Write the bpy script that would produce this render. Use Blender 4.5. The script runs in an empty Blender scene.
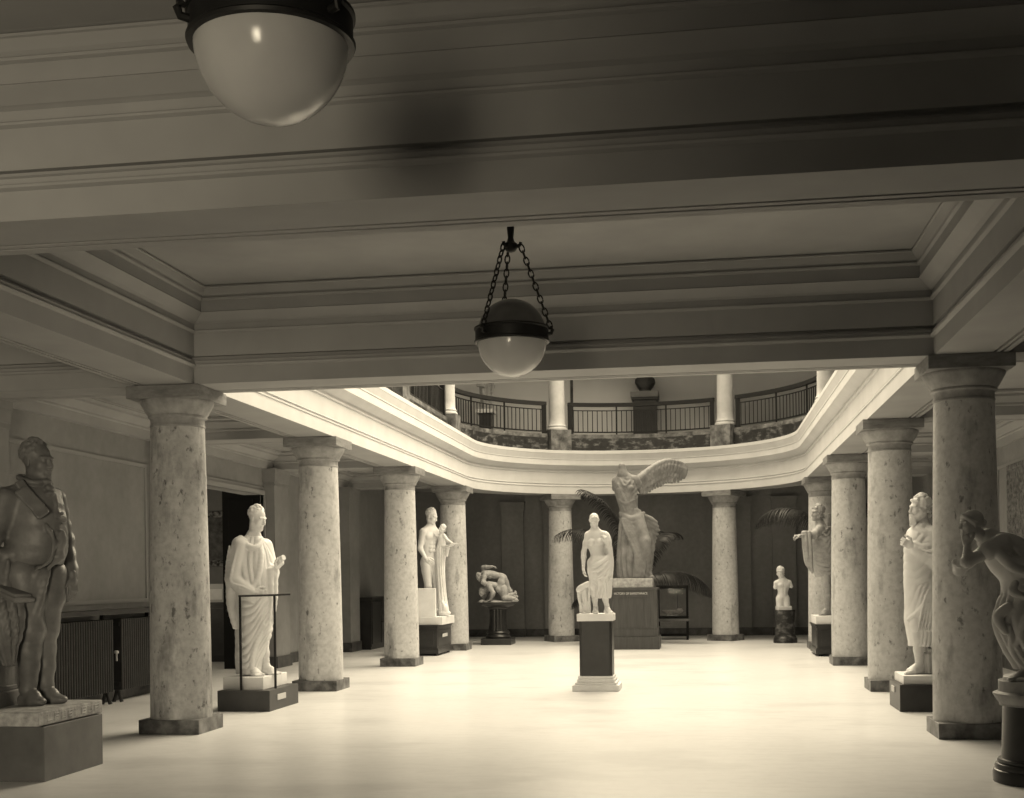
import bpy, bmesh, math, random
import numpy as np
from mathutils import Vector, Matrix
random.seed(7)
PI = math.pi
SC = bpy.context.scene
COL = SC.collection

# ------------------------------------------------------------------ materials
def mat(name, base, rough=.6, spec=.4, var=None, metal=0., bump=None, trans=0., ior=1.45):
    m = bpy.data.materials.new(name); m.use_nodes = True
    nt = m.node_tree; b = nt.nodes['Principled BSDF']
    g = lambda v: (v, v, v, 1) if not isinstance(v, tuple) else (*v, 1)
    b.inputs['Base Color'].default_value = g(base)
    b.inputs['Roughness'].default_value = rough
    b.inputs['Specular IOR Level'].default_value = spec
    b.inputs['Metallic'].default_value = metal
    b.inputs['Transmission Weight'].default_value = trans
    b.inputs['IOR'].default_value = ior
    tc = nt.nodes.new('ShaderNodeTexCoord')
    if var:
        # shift the pattern from one object to the next
        oi = nt.nodes.new('ShaderNodeObjectInfo'); ad = nt.nodes.new('ShaderNodeVectorMath'); ad.operation = 'ADD'
        nt.links.new(tc.outputs['Object'], ad.inputs[0]); nt.links.new(oi.outputs['Location'], ad.inputs[1])
        # list of (scale, detail, low colour, high colour, from, to, stretch) layers multiplied together
        cur = None
        for (sc, det, lo, hi, a, z, st) in var:
            mp = nt.nodes.new('ShaderNodeMapping'); mp.inputs['Scale'].default_value = st
            nt.links.new(ad.outputs[0], mp.inputs['Vector'])
            n = nt.nodes.new('ShaderNodeTexNoise'); n.inputs['Scale'].default_value = sc
            n.inputs['Detail'].default_value = det; n.inputs['Roughness'].default_value = .6
            nt.links.new(mp.outputs[0], n.inputs['Vector'])
            r = nt.nodes.new('ShaderNodeValToRGB')
            r.color_ramp.elements[0].position = a; r.color_ramp.elements[1].position = z
            r.color_ramp.elements[0].color = g(lo); r.color_ramp.elements[1].color = g(hi)
            nt.links.new(n.outputs['Fac'], r.inputs[0])
            if cur is None:
                cur = r.outputs[0]
            else:
                mx = nt.nodes.new('ShaderNodeMix'); mx.data_type = 'RGBA'; mx.blend_type = 'MULTIPLY'
                mx.inputs[0].default_value = 1
                nt.links.new(cur, mx.inputs[6]); nt.links.new(r.outputs[0], mx.inputs[7]); cur = mx.outputs[2]
        nt.links.new(cur, b.inputs['Base Color'])
    if bump:
        n = nt.nodes.new('ShaderNodeTexNoise'); n.inputs['Scale'].default_value = bump[0]; n.inputs['Detail'].default_value = 5
        nt.links.new(tc.outputs['Object'], n.inputs['Vector'])
        bp = nt.nodes.new('ShaderNodeBump'); bp.inputs['Strength'].default_value = bump[1]; bp.inputs['Distance'].default_value = .01
        nt.links.new(n.outputs['Fac'], bp.inputs['Height']); nt.links.new(bp.outputs[0], b.inputs['Normal'])
    return m

U = (1, 1, 1)
M = {}
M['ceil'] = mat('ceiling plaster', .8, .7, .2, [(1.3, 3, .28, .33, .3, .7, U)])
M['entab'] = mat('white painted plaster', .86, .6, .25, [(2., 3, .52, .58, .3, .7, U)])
M['wall'] = mat('grey wall plaster', .42, .8, .15, [(.7, 4, .22, .30, .3, .7, U), (7, 3, .9, 1., .3, .7, U)], bump=(40, .15))
M['wallR'] = mat('dark fabric wall', .2, .9, .1, [(.8, 5, .20, .30, .3, .7, (1, 1, .4)), (9, 3, .85, 1., .3, .7, U)], bump=(120, .2))
M['wallU'] = mat('upper gallery wall', .4, .8, .15, [(.6, 3, .58, .66, .3, .7, U)])
M['strip'] = mat('wall moulding paint', .29, .7, .2)
M['base'] = mat('dark marble skirting', .06, .4, .4, [(5, 6, .03, .1, .35, .7, U)])
M['floor'] = mat('pale polished floor', .8, .3, .85, [(.45, 4, .72, .80, .3, .7, U), (9, 3, .95, 1., .3, .6, U), (.5, 3, .86, 1., .34, .47, (1, 1.6, 1)), (3, 3, .96, 1., .4, .5, (1, 3, 1))])
M['shaft'] = mat('mottled marble shaft', .6, .5, .35,
                 [(16, 8, .43, .56, .3, .6, U), (1.6, 6, .82, 1., .33, .55, (1, 1, .5)), (14., 4, .4, 1., .30, .39, (1, 1, .6)), (3.1, 6, .55, 1., .32, .45, (1, 1, .35))], bump=(30, .2))
M['shaft_dark'] = mat('heavily mottled marble shaft', .6, .5, .35,
                       [(16, 8, .40, .54, .3, .6, U), (1.6, 6, .75, 1., .36, .58, (1, 1, .5)), (15., 5, .35, 1., .32, .41, (1, 1, .6)), (4.1, 6, .5, 1., .35, .5, (1, 1, .3))], bump=(30, .2))
M['abac'] = mat('grey marble abacus', .3, .5, .35, [(6, 8, .13, .26, .3, .7, (1, 1, 3))])
M['ech'] = mat('stone echinus', .4, .55, .3, [(8, 7, .20, .36, .3, .7, U)])
M['plin'] = mat('dark marble plinth', .12, .4, .45, [(6, 9, .05, .26, .3, .75, U), (3, 5, .5, 1., .3, .6, U)])
M['vein'] = mat('veined dark marble', .15, .35, .5, [(5, 9, .025, .22, .5, .72, (1, 1, 2)), (13, 6, .5, 1., .3, .6, U)])
M['plaster'] = mat('white plaster cast', .8, .55, .3, [(3, 5, .62, .77, .3, .7, U)])
M['plaster4'] = mat('weathered plaster cast', .3, .6, .3, [(3, 6, .16, .28, .3, .7, U), (9, 5, .75, 1., .3, .6, U)])
M['plaster2'] = mat('aged plaster cast', .5, .6, .25, [(3, 6, .28, .44, .3, .7, U), (11, 5, .75, 1., .3, .6, U)])
M['plaster3'] = mat('dim grey plaster', .34, .6, .25, [(3, 6, .44, .58, .3, .7, U)])
M['bronze'] = mat('brown patinated statue', .13, .47, .45, [(4, 6, .09, .18, .3, .7, U)], bump=(30, .25))
M['stone'] = mat('rough stone base', .36, .7, .2, [(12, 8, .22, .5, .3, .7, U)], bump=(60, .5))
M['ped'] = mat('dark painted plinth', .05, .45, .4, [(3, 4, .04, .065, .3, .7, U)])
M['pedg'] = mat('grey painted plinth', .115, .5, .35, [(3, 5, .09, .14, .3, .7, U)])
M['pedb'] = mat('black pedestal', .022, .35, .5, [(5, 5, .016, .03, .3, .7, U)])
M['pedw'] = mat('brown wooden pedestal', .08, .5, .35, [(4, 6, .055, .085, .3, .7, (8, 8, .6))])
M['white'] = mat('white marble slab', .78, .5, .35, [(4, 6, .68, .82, .3, .7, U)])
M['upcol'] = mat('upper column stone', .45, .5, .3, [(5, 6, .38, .48, .3, .7, U)])
M['iron'] = mat('black iron', .01, .5, .35)
M['irong'] = mat('dark radiator paint', .03, .5, .4, [(8, 3, .022, .036, .3, .7, U)])
M['glass'] = mat('frosted lamp glass', .85, .16, .5, [(2.5, 4, .78, .88, .3, .7, U)], trans=.5)
M['dome'] = mat('smoked lamp dome', .07, .3, .5, [(4, 5, .05, .1, .3, .7, U)])
M['leaf'] = mat('palm leaf', .03, .5, .3, [(6, 4, .012, .035, .3, .7, U)])
M['bark'] = mat('palm stem', .08, .8, .2)
M['pot'] = mat('dark pot', .07, .5, .4)
M['black'] = mat('black door paint', .006, .7, .2)
M['pane'] = mat('case glass', .95, .02, .5, trans=1., ior=1.1)
M['plate'] = mat('pale label plate', .5, .5, .3)
M['gold'] = mat('light lettering', .62, .5, .3)
M['tap'] = mat('picture frame', .12, .6, .3, [(16, 6, .02, .3, .38, .62, U)])
M['canvas'] = mat('dim picture', .09, .6, .3, [(7, 5, .04, .16, .3, .7, U)])
M['relief'] = mat('dark relief panel', .12, .7, .3, [(14, 7, .06, .22, .35, .65, U)], bump=(18, 1.))

# ------------------------------------------------------------------ objects
def link(name, me, m, parent=None):
    o = bpy.data.objects.new(name, me); COL.objects.link(o)
    if m is not None and not me.materials: me.materials.append(m)
    if parent is not None: o.parent = parent
    return o

def thing(name, label, cat, loc=(0, 0, 0), rz=0., group=None):
    o = bpy.data.objects.new(name, None); COL.objects.link(o); o.empty_display_size = .2
    o.location = loc; o.rotation_euler = (0, 0, rz)
    return tag(o, label, cat, group)

def tag(o, label, cat, group=None):
    o['label'] = label; o['category'] = cat; o['kind'] = 'thing'
    if group: o['group'] = group
    return o

class MB:
    def __init__(s): s.v = []; s.f = []; s.sm = []
    def add(s, v, f, smooth=False):
        n = len(s.v); s.v += [tuple(p) for p in v]; s.f += [tuple(i + n for i in q) for q in f]; s.sm += [smooth] * len(f); return s
    def box(s, x0, x1, y0, y1, z0, z1, b=0.):
        if b > 0:
            bm = bmesh.new(); bmesh.ops.create_cube(bm, size=1)
            for w in bm.verts: w.co = ((x0 + x1) / 2 + w.co.x * (x1 - x0), (y0 + y1) / 2 + w.co.y * (y1 - y0), (z0 + z1) / 2 + w.co.z * (z1 - z0))
            bmesh.ops.bevel(bm, geom=bm.edges[:], offset=b, segments=2, profile=.5, affect='EDGES')
            bm.verts.index_update()
            s.add([w.co[:] for w in bm.verts], [[w.index for w in f.verts] for f in bm.faces]); bm.free(); return s
        v = [(x, y, z) for z in (z0, z1) for y in (y0, y1) for x in (x0, x1)]
        return s.add(v, [(0, 2, 3, 1), (4, 5, 7, 6), (0, 1, 5, 4), (2, 6, 7, 3), (0, 4, 6, 2), (1, 3, 7, 5)])
    def lathe(s, prof, n=48, c=(0, 0), smooth=True, a0=0., sq=False):
        v = []
        for r, z in prof:
            for i in range(n):
                a = a0 + 2 * PI * i / n; v.append((c[0] + r * math.cos(a), c[1] + r * math.sin(a), z))
        f = [(j * n + i, j * n + (i + 1) % n, (j + 1) * n + (i + 1) % n, (j + 1) * n + i) for j in range(len(prof) - 1) for i in range(n)]
        s.add(v, f, smooth)
        k = len(s.v) - len(v)
        s.f.append(tuple(k + i for i in reversed(range(n)))); s.sm.append(False)
        k2 = k + (len(prof) - 1) * n
        s.f.append(tuple(k2 + i for i in range(n))); s.sm.append(False)
        return s
    def tube(s, pts, r, n=8, smooth=True):
        pts = [Vector(p) for p in pts]; rr = r if isinstance(r, (list, tuple)) else [r] * len(pts)
        v = []; up = Vector((0, 0, 1))
        for i, p in enumerate(pts):
            t = (pts[min(i + 1, len(pts) - 1)] - pts[max(i - 1, 0)]).normalized()
            a = t.cross(up if abs(t.z) < .95 else Vector((0, 1, 0))).normalized(); b = t.cross(a)
            for k in range(n):
                q = 2 * PI * k / n; v.append(p + (a * math.cos(q) + b * math.sin(q)) * rr[i])
        f = [(j * n + i, j * n + (i + 1) % n, (j + 1) * n + (i + 1) % n, (j + 1) * n + i) for j in range(len(pts) - 1) for i in range(n)]
        f.append(tuple(range(n))); f.append(tuple((len(pts) - 1) * n + i for i in reversed(range(n))))
        return s.add(v, f, smooth)
    def sweep(s, path, norms, prof, closed=False, zaxis=True):
        # profile points (inward offset, z) carried along a plan path
        m = len(prof); v = []
        for (x, y), (nx, ny) in zip(path, norms):
            for p, z in prof: v.append((x + nx * p, y + ny * p, z))
        k = len(path); f = []
        for j in range(k if closed else k - 1):
            j2 = (j + 1) % k
            for i in range(m - 1): f.append((j * m + i, j2 * m + i, j2 * m + i + 1, j * m + i + 1))
        return s.add(v, f)
    def build(s, name, m, parent=None, structure=False):
        me = bpy.data.meshes.new(name); me.from_pydata(s.v, [], s.f); me.update()
        me.polygons.foreach_set('use_smooth', s.sm)
        bm = bmesh.new(); bm.from_mesh(me); bmesh.ops.recalc_face_normals(bm, faces=bm.faces[:]); bm.to_mesh(me); bm.free()
        if any(s.sm):
            try: me.set_sharp_from_angle(angle=math.radians(40))
            except Exception: pass
        o = link(name, me, m, parent)
        if structure: o['kind'] = 'structure'
        return o

def dup(root, loc, rz, label=None, name=None):
    r = root.copy(); COL.objects.link(r); r.location = loc; r.rotation_euler = (0, 0, rz)
    if label: r['label'] = label
    for ch in list(root.children):
        c = ch.copy(); COL.objects.link(c); c.parent = r
        for g in ch.children:
            d = g.copy(); COL.objects.link(d); d.parent = c
    return r

# ------------------------------------------------------------------ plan
XL, XR, CX = -5.476, 2.480, -1.498
R0 = 3.978                      # half width between the column lines and radius of the round end
Y1, SP = 12.47, 4.848
ROWS = [Y1 + SP * k for k in range(4)]
YC = ROWS[3]                    # centre of the round end
YA = 6.80
HB = .33
WL, WR_, YB = -7.85, 4.83, 33.0
ZS = 3.6

# floor
MB().box(-14, 7.5, -5.2, 34, -.1, 0).build('floor', M['floor'], structure=True)

# coffered ceilings
TALL = [(0, 3.6), (0, 3.765), (.03, 3.778), (.036, 3.79), (.03, 3.80), (.012, 3.806), (.018, 3.83), (.0, 3.85), (-.04, 3.852), (-.04, 3.88), (.004, 3.882), (.004, 4.115), (.03, 4.128), (.034, 4.14), (.026, 4.15), (.012, 4.155), (.012, 4.21),
        (.035, 4.222), (.05, 4.228), (.13, 4.285), (.15, 4.30), (.14, 4.31), (.14, 4.415), (.165, 4.425), (.17, 4.44), (.155, 4.45), (.175, 4.47), (.21, 4.525), (.225, 4.53), (.225, 4.545), (.21, 4.552), (.245, 4.556)]
LOW = [(0, 3.6), (0, 3.72), (.02, 3.735), (.02, 3.76), (.14, 3.83), (.14, 3.86), (.20, 3.88), (.20, 3.905), (.21, 3.905), (.21, 3.89), (.235, 3.89), (.235, 3.91)]
def coffer(x0, x1, y0, y1, prof):
    b = MB(); path = [(x0, y0), (x1, y0), (x1, y1), (x0, y1)]; nm = [(1, 1), (-1, 1), (-1, -1), (1, -1)]
    b.sweep(path, nm, prof, closed=True)
    m = len(prof) - 1; p, z = prof[-1]
    b.add([(x0 + p, y0 + p, z), (x1 - p, y0 + p, z), (x1 - p, y1 - p, z), (x0 + p, y1 - p, z)], [(0, 3, 2, 1)])
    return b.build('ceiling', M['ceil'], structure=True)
def soffit(x0, x1, y0, y1, ax, grooves):
    # flat beam underside with incised lines (offsets across the width)
    b = MB(); w0, w1 = (x0, x1) if ax == 'y' else (y0, y1)
    pts = [(w0, ZS)]
    for g in grooves:
        pts += [(w0 + g, ZS), (w0 + g, ZS + .05), (w0 + g + .03, ZS + .05), (w0 + g + .03, ZS)]
    pts.append((w1, ZS))
    v = []
    for (w, z) in pts:
        v += [(w, y0, z), (w, y1, z)] if ax == 'y' else [(x0, w, z), (x1, w, z)]
    b.add(v, [(2 * i, 2 * i + 1, 2 * i + 3, 2 * i + 2) for i in range(len(pts) - 1)])
    return b.build('ceiling_beam', M['ceil'], structure=True)

bays = [(-4.45, .8), (1.46, YA - HB), (YA + HB, Y1 - HB)]
xi0, xi1 = XL + HB, XR - HB
for y0, y1 in bays:
    coffer(xi0, xi1, y0, y1, TALL); coffer(WL + .1, XL - HB, y0, y1, TALL); coffer(XR + HB, WR_ - .05, y0, y1, TALL)
for k in range(3):
    y0, y1 = ROWS[k] + HB, ROWS[k + 1] - HB
    coffer(WL + .1, XL - HB, y0, y1, LOW); coffer(XR + HB, WR_ - .05, y0, y1, LOW)
soffit(XL - HB, xi0, -4.6, YC, 'y', [.05, .11]); soffit(xi1, XR + HB, -4.6, YC, 'y', [.52, .58])
for yc in (1.13, YA, Y1):
    soffit(xi0, xi1, yc - HB, yc + HB, 'x', [.455, .535])
for yc in [1.13, YA] + ROWS:
    soffit(WL, XL - HB, yc - HB, yc + HB, 'x', [.455, .535]); soffit(XR + HB, WR_, yc - HB, yc + HB, 'x', [.455, .535])
# narrow wall beams closing the aisle coffers against the walls
MB().box(WL - .02, WL + .097, -4.6, YC + HB, ZS, 4.6).build('trim_1', M['ceil'], structure=True)
MB().box(WR_ - .047, WR_ + .02, -4.6, YC + HB, ZS, 4.6).build('trim_2', M['ceil'], structure=True)

# entablature round the open court, a straight run, a half round and back
ENT = [(0, 3.6), (0, 3.775), (.012, 3.782), (.012, 3.80), (-.04, 3.805), (-.055, 3.84), (-.03, 3.85), (-.045, 3.86), (-.045, 4.12), (-.02, 4.135), (-.02, 4.155), (-.04, 4.16), (-.035, 4.19), (.09, 4.275), (.108, 4.29), (.108, 4.42),
       (.118, 4.425), (.118, 4.445), (.152, 4.56), (.158, 4.57), (.158, 4.64), (-.36, 4.70)]
RI = R0 - HB
def court_path(r, yf, n=48, corner=True):
    pa = []; no = []
    pa.append((CX - r, yf)); no.append((1, 1))
    for i in range(n + 1):
        a = PI - PI * i / n; pa.append((CX + r * math.cos(a), YC + r * math.sin(a))); no.append((-math.cos(a), -math.sin(a)))
    pa.append((CX + r, yf)); no.append((-1, 1))
    return pa, no
pa, no = court_path(RI, Y1 + HB)
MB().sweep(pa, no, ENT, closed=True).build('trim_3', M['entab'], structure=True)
# underside and outer face of the curved beam
def ring(r0, r1, z, n=48):
    v = []; f = []
    for i in range(n + 1):
        a = PI - PI * i / n
        v += [(CX + r0 * math.cos(a), YC + r0 * math.sin(a), z), (CX + r1 * math.cos(a), YC + r1 * math.sin(a), z)]
    f = [(2 * i, 2 * i + 1, 2 * i + 3, 2 * i + 2) for i in range(n)]
    return v, f
b = MB(); b.add(*ring(RI, R0 + HB, ZS))
po, no_ = court_path(R0 + HB, YC)
b.sweep(po[1:-1], no_[1:-1], [(0, 3.6), (0, 3.75), (-.06, 3.8), (-.06, 3.93)])
b.build('ceiling_beam', M['ceil'], structure=True)
# ceiling of the walk behind the round end
v = []; f = []; n = 48
for i in range(n + 1):
    a = PI - PI * i / n
    x, y = CX + (R0 + HB) * math.cos(a), YC + (R0 + HB) * math.sin(a)
    t = min((WL - CX) / math.cos(a) if math.cos(a) < -1e-6 else ((WR_ - CX) / math.cos(a) if math.cos(a) > 1e-6 else 99), (YB - YC) / max(math.sin(a), 1e-6))
    v += [(x, y, 3.92), (CX + t * math.cos(a), YC + t * math.sin(a), 3.92)]
f = [(2 * i, 2 * i + 1, 2 * i + 3, 2 * i + 2) for i in range(n)]
b = MB().add(v, f); 
b.add([(WL, YB, 3.94), (WL, YC + 4, 3.94), (WL + 2, YB, 3.94), (WR_, YB, 3.94), (WR_, YC + 4, 3.94), (WR_ - 2, YB, 3.94)], [(0, 1, 2), (3, 5, 4)])
b.build('ceiling', M['ceil'], structure=True)
for x0, x1 in ((WL, XL - HB + .1), (XR + HB - .1, WR_)): MB().box(x0, x1, YC + HB - .04, YC + HB, ZS + .001, 4.0).build('trim_9', M['ceil'], structure=True)
# short beams from the round end to the back wall
for sgn in (-1, 1):
    x = CX + sgn * 1.95
    MB().box(x - .28, x + .28, YC + R0 * .866 + .5, YB, ZS + .03, 3.93).build('ceiling_beam', M['ceil'], structure=True)
# gallery floor slab
b = MB(); pb = [(-.35, 4.60), (-.35, 4.70), (-4.2, 4.70), (-4.2, 4.60), (-.35, 4.60)]
b.sweep(pa, no, pb, closed=True); b.build('floor_gallery', M['base'], structure=True)
MB().box(WL - .8, WR_ + .8, -4.8, 8.8, 4.62, 4.7).build('ceiling_slab', M['ceil'], structure=True)

# walls
TK = .3
def wall(name, x0, x1, y0, y1, z0, z1, m): return MB().box(x0, x1, y0, y1, z0, z1).build(name, m, structure=True)
AY0, AY1, AZ = 17.9, 21.45, 3.12       # opening to the side room
wall('wall_left', WL - TK, WL, -4.8, AY0, 0, 4.6, M['wall'])
wall('wall_left', WL - TK, WL, AY1, YB, 0, 4.6, M['wall'])
wall('wall_left', WL - TK, WL, AY0, AY1, AZ, 4.6, M['wall'])
wall('wall_right', WR_, WR_ + TK, -4.8, YB, 0, 4.6, M['wall'])
wall('wall_back', WL - TK, WR_ + TK, YB, YB + TK, 0, 4.6, M['wallR'])
# side room behind the opening
wall('wall_left', -11.6, -11.3, AY0 - 1.2, 24.6, 0, 3.7, M['wall'])
wall('wall_back', -11.3, WL - TK, 24.3, 24.6, 0, 3.7, M['wall'])
wall('wall_front', -11.3, WL - TK, AY0 - 1.2, AY0 - .9, 0, 3.7, M['wall'])
MB().box(-11.3, WL - TK, AY0 - 1, 24.5, 3.5, 3.7).build('ceiling', M['ceil'], structure=True)
b = MB()
for d, w in ((0, .14), (.03, .08)):
    b.box(WL - .01, WL + .03 + d, AY0 - w, AY0, 0, AZ + w); b.box(WL - .01, WL + .03 + d, AY1, AY1 + w * .4, 0, AZ + w); b.box(WL - .01, WL + .03 + d, AY0, AY1, AZ, AZ + w)
b.build('trim_4', M['strip'], structure=True)
# tall black door leaf standing open at the far jamb
b = MB().box(-8.56, -7.86, 21.36, 21.42, 0, 3.20, .006)
for z0, z1 in ((.25, 1.35), (1.5, 3.05)): b.box(-8.44, -7.98, 21.345, 21.37, z0, z1, .01)
d = b.build('door_1', M['black'], structure=True)
MB().lathe([(.012, 0), (.03, .02), (.03, .05), (.0, .07)], 12).build('door_knob', M['iron'], d).matrix_local = Matrix.Translation((-8.46, 21.34, 1.05)) @ Matrix.Rotation(PI / 2, 4, 'X')
# skirting
b = MB()
for y0, y1 in ((-4.6, AY0 - .1), (AY1 + .05, YB)): b.box(WL, WL + .035, y0, y1, 0, .2)
b.build('baseboard_left', M['base'], structure=True)
MB().box(WR_ - .035, WR_, -4.6, YB, 0, .2).build('baseboard_right', M['base'], structure=True)
MB().box(WL, WR_, YB - .035, YB, 0, .2).build('baseboard_back', M['base'], structure=True)
# pilasters along the side walls and the back wall
def pilaster(x0, x1, y0, y1, m, m2, ztop=ZS):
    b = MB().box(x0, x1, y0, y1, 0, ztop, .004)
    e = .035
    b.box(x0 - e, x1 + e, y0 - e, y1 + e, ztop - .09, ztop); b.box(x0 - e * .5, x1 + e * .5, y0 - e * .5, y1 + e * .5, ztop - .24, ztop - .09)
    b.box(x0 - .012, x1 + .012, y0 - .012, y1 + .012, ztop - .31, ztop - .285)
    o = b.build('wall_pilaster', m, structure=True)
    MB().box(x0 - .03, x1 + .03, y0 - .03, y1 + .03, 0, .21).build('baseboard', M['base'], o)
    return o
for yc in (Y1, 17.3):
    pilaster(WL, WL + .22, yc - .38, yc + .38, M['wall'], None)
pilaster(WL, WL + .22, 21.52, 22.27, M['wall'], None); pilaster(WL, WL + .22, 26.3, 27.04, M['wall'], None)
for yc in ROWS: pilaster(WR_ - .22, WR_, yc - .38, yc + .38, M['wall'], None)
for xc in (-5.05, -3.9, .9, 2.05): pilaster(xc - .3, xc + .3, YB - .12, YB, M['wallR'], None, 3.6)
# raised frames on the plaster walls
def frame_strip(x, y0, y1, z0, z1, s):
    b = MB(); w = .05; d = .02 * s
    xs = sorted((x, x + d))
    b.box(xs[0], xs[1], y0, y0 + w, z0, z1); b.box(xs[0], xs[1], y1 - w, y1, z0, z1)
    b.box(xs[0], xs[1], y0 + w, y1 - w, z0, z0 + w); b.box(xs[0], xs[1], y0 + w, y1 - w, z1 - w, z1)
    return b
frame_strip(WL, 13.0, 16.75, 1.3, 3.25, 1).build('trim_5', M['strip'], structure=True)
frame_strip(WL, 8.0, 12.0, 1.3, 3.25, 1).build('trim_6', M['strip'], structure=True)
frame_strip(WR_, 18.0, 21.6, .5, 3.3, -1).build('trim_7', M['strip'], structure=True)
# hall wall behind the camera with the glazed entrance opening
wall('wall_front', WL - TK, -4.2, -4.8, -4.6, 0, 4.6, M['wall']); wall('wall_front', -.2, WR_ + TK, -4.8, -4.6, 0, 4.6, M['wall'])
wall('wall_front', -4.2, -.2, -4.8, -4.6, 3.1, 4.6, M['wall'])

# upper storey
UZ = 9.4
wall('wall_back', -9.2, 6.2, YB, YB + TK, 4.6, UZ, M['wallU'])
wall('wall_left', -9.4, -9.1, 8.6, YB, 4.6, UZ, M['wallU']); wall('wall_right', 6.1, 6.4, 8.6, YB, 4.6, UZ, M['wallU'])
wall('wall_front', -9.2, 6.2, 8.5, 8.8, 4.6, UZ, M['wallU'])
b = MB()
b.box(-9.2, CX - 4.2, 8.6, YB, UZ, UZ + .3); b.box(CX + 4.2, 6.2, 8.6, YB, UZ, UZ + .3)
b.box(CX - 4.2, CX + 4.2, 8.6, Y1 - .2, UZ, UZ + .3); b.box(CX - 4.2, CX + 4.2, 31.2, YB, UZ, UZ + .3)
b.build('ceiling', M['ceil'], structure=True)
b = MB()
for x in (-3.42, .52): b.box(x - .035, x + .035, YB - .03, YB, 4.7, UZ)
b.build('trim_8', M['base'], structure=True)

# ------------------------------------------------------------------ columns
def make_column():
    t = thing('column', '', 'column', (0, 0, 0), 0, 'marble columns around the sculpture court')
    b = MB(); pr = []
    for i in range(25):
        s = i / 24; z = .148 + s * (3.19 - .148)
        pr.append((.319 - .041 * s ** 1.4, z))
    b.lathe(pr, 64).build('shaft', M['shaft'], t)
    b = MB()
    b.lathe([(.279, 3.19), (.284, 3.193), (.287, 3.203), (.284, 3.213), (.279, 3.216), (.279, 3.27), (.29, 3.285), (.305, 3.29), (.305, 3.308), (.30, 3.312),
             (.316, 3.33), (.345, 3.38), (.372, 3.43), (.38, 3.452), (.378, 3.467)], 64)
    b.build('echinus', M['ech'], t)
    MB().box(-.39, .39, -.39, .39, 3.466, 3.597, .006).build('abacus', M['abac'], t)
    MB().box(-.3287, .3287, -.3287, .3287, 0, .148, .006).build('plinth', M['plin'], t)
    return t
col = make_column()
lab = ['pale mottled marble column by the dark statue of a man in a coat', 'pale marble column just behind the robed statue with the iron rail',
       'pale marble column in front of the statue of a man carrying a child', 'pale marble column past the man carrying a child, beside the wrestlers',
       'large shaded marble column behind the leaning girl on the round pedestal', 'marble column beside the bearded robed statue on a low plinth',
       'marble column hiding the back of the statue with the outstretched arm', 'marble column with a palm frond showing past it, beyond the outstretched arm statue',
       'far marble column at the back between the wrestlers and the winged statue', 'far marble column at the back between the winged statue and the small torso']
pos = [(XL, y, 0) for y in ROWS] + [(XR, y, 0) for y in ROWS]
for a in (120, 60): pos.append((CX + R0 * math.cos(math.radians(a)), YC + R0 * math.sin(math.radians(a)), math.radians(a - 90)))
for i, (p, l) in enumerate(zip(pos, lab)):
    if i == 0: o = col; o.location = (p[0], p[1], 0); o['label'] = l
    else: dup(col, (p[0], p[1], 0), p[2], l)

for c in col.children:
    if c.name.startswith('shaft'): c.data = c.data.copy(); c.data.materials[0] = M['shaft_dark']
# upper gallery: columns on blocks, marble curb and bronze railing
def make_upper():
    t = thing('gallery_column', '', 'column', (0, 0, 0), 0, 'white columns of the upper gallery')
    MB().box(-.27, .27, -.27, .27, 4.66, 5.19, .005).build('block', M['plin'], t)
    b = MB().lathe([(.25, 5.19), (.255, 5.22), (.24, 5.25), (.225, 5.26), (.235, 5.29), (.22, 5.32), (.205, 5.34), (.20, 5.5), (.19, 7.), (.175, 8.3), (.2, 8.36), (.24, 8.5)], 40)
    b.build('shaft', M['upcol'], t)
    MB().box(-.27, .27, -.27, .27, 8.5, 9.4).build('capital', M['upcol'], t)
    return t
RU = R0 + .12
up = make_upper(); first = True
ul = [(-1, ROWS[2], 0, 'white upper gallery column in the dim corner at the start of the curved railing'),
      (-1, ROWS[3], 0, 'white upper gallery column between the curved railing and the dim straight railing'),
      (0, 120, 0, 'white upper gallery column at the middle railing, above the wrestlers side'),
      (0, 60, 0, 'white upper gallery column at the middle railing, next to the dark bust upstairs'),
      (1, ROWS[3], 0, 'white upper gallery column where the cornice cuts off the curved railing')]
for s, a, _, l in ul:
    if s == 0: loc = (CX + RU * math.cos(math.radians(a)), YC + RU * math.sin(math.radians(a)), 0); rz = math.radians(a - 90)
    else: loc = (CX + s * RU, a, 0); rz = 0
    if first: up.location = loc; up['label'] = l; first = False
    else: dup(up, loc, rz, l)

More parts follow.
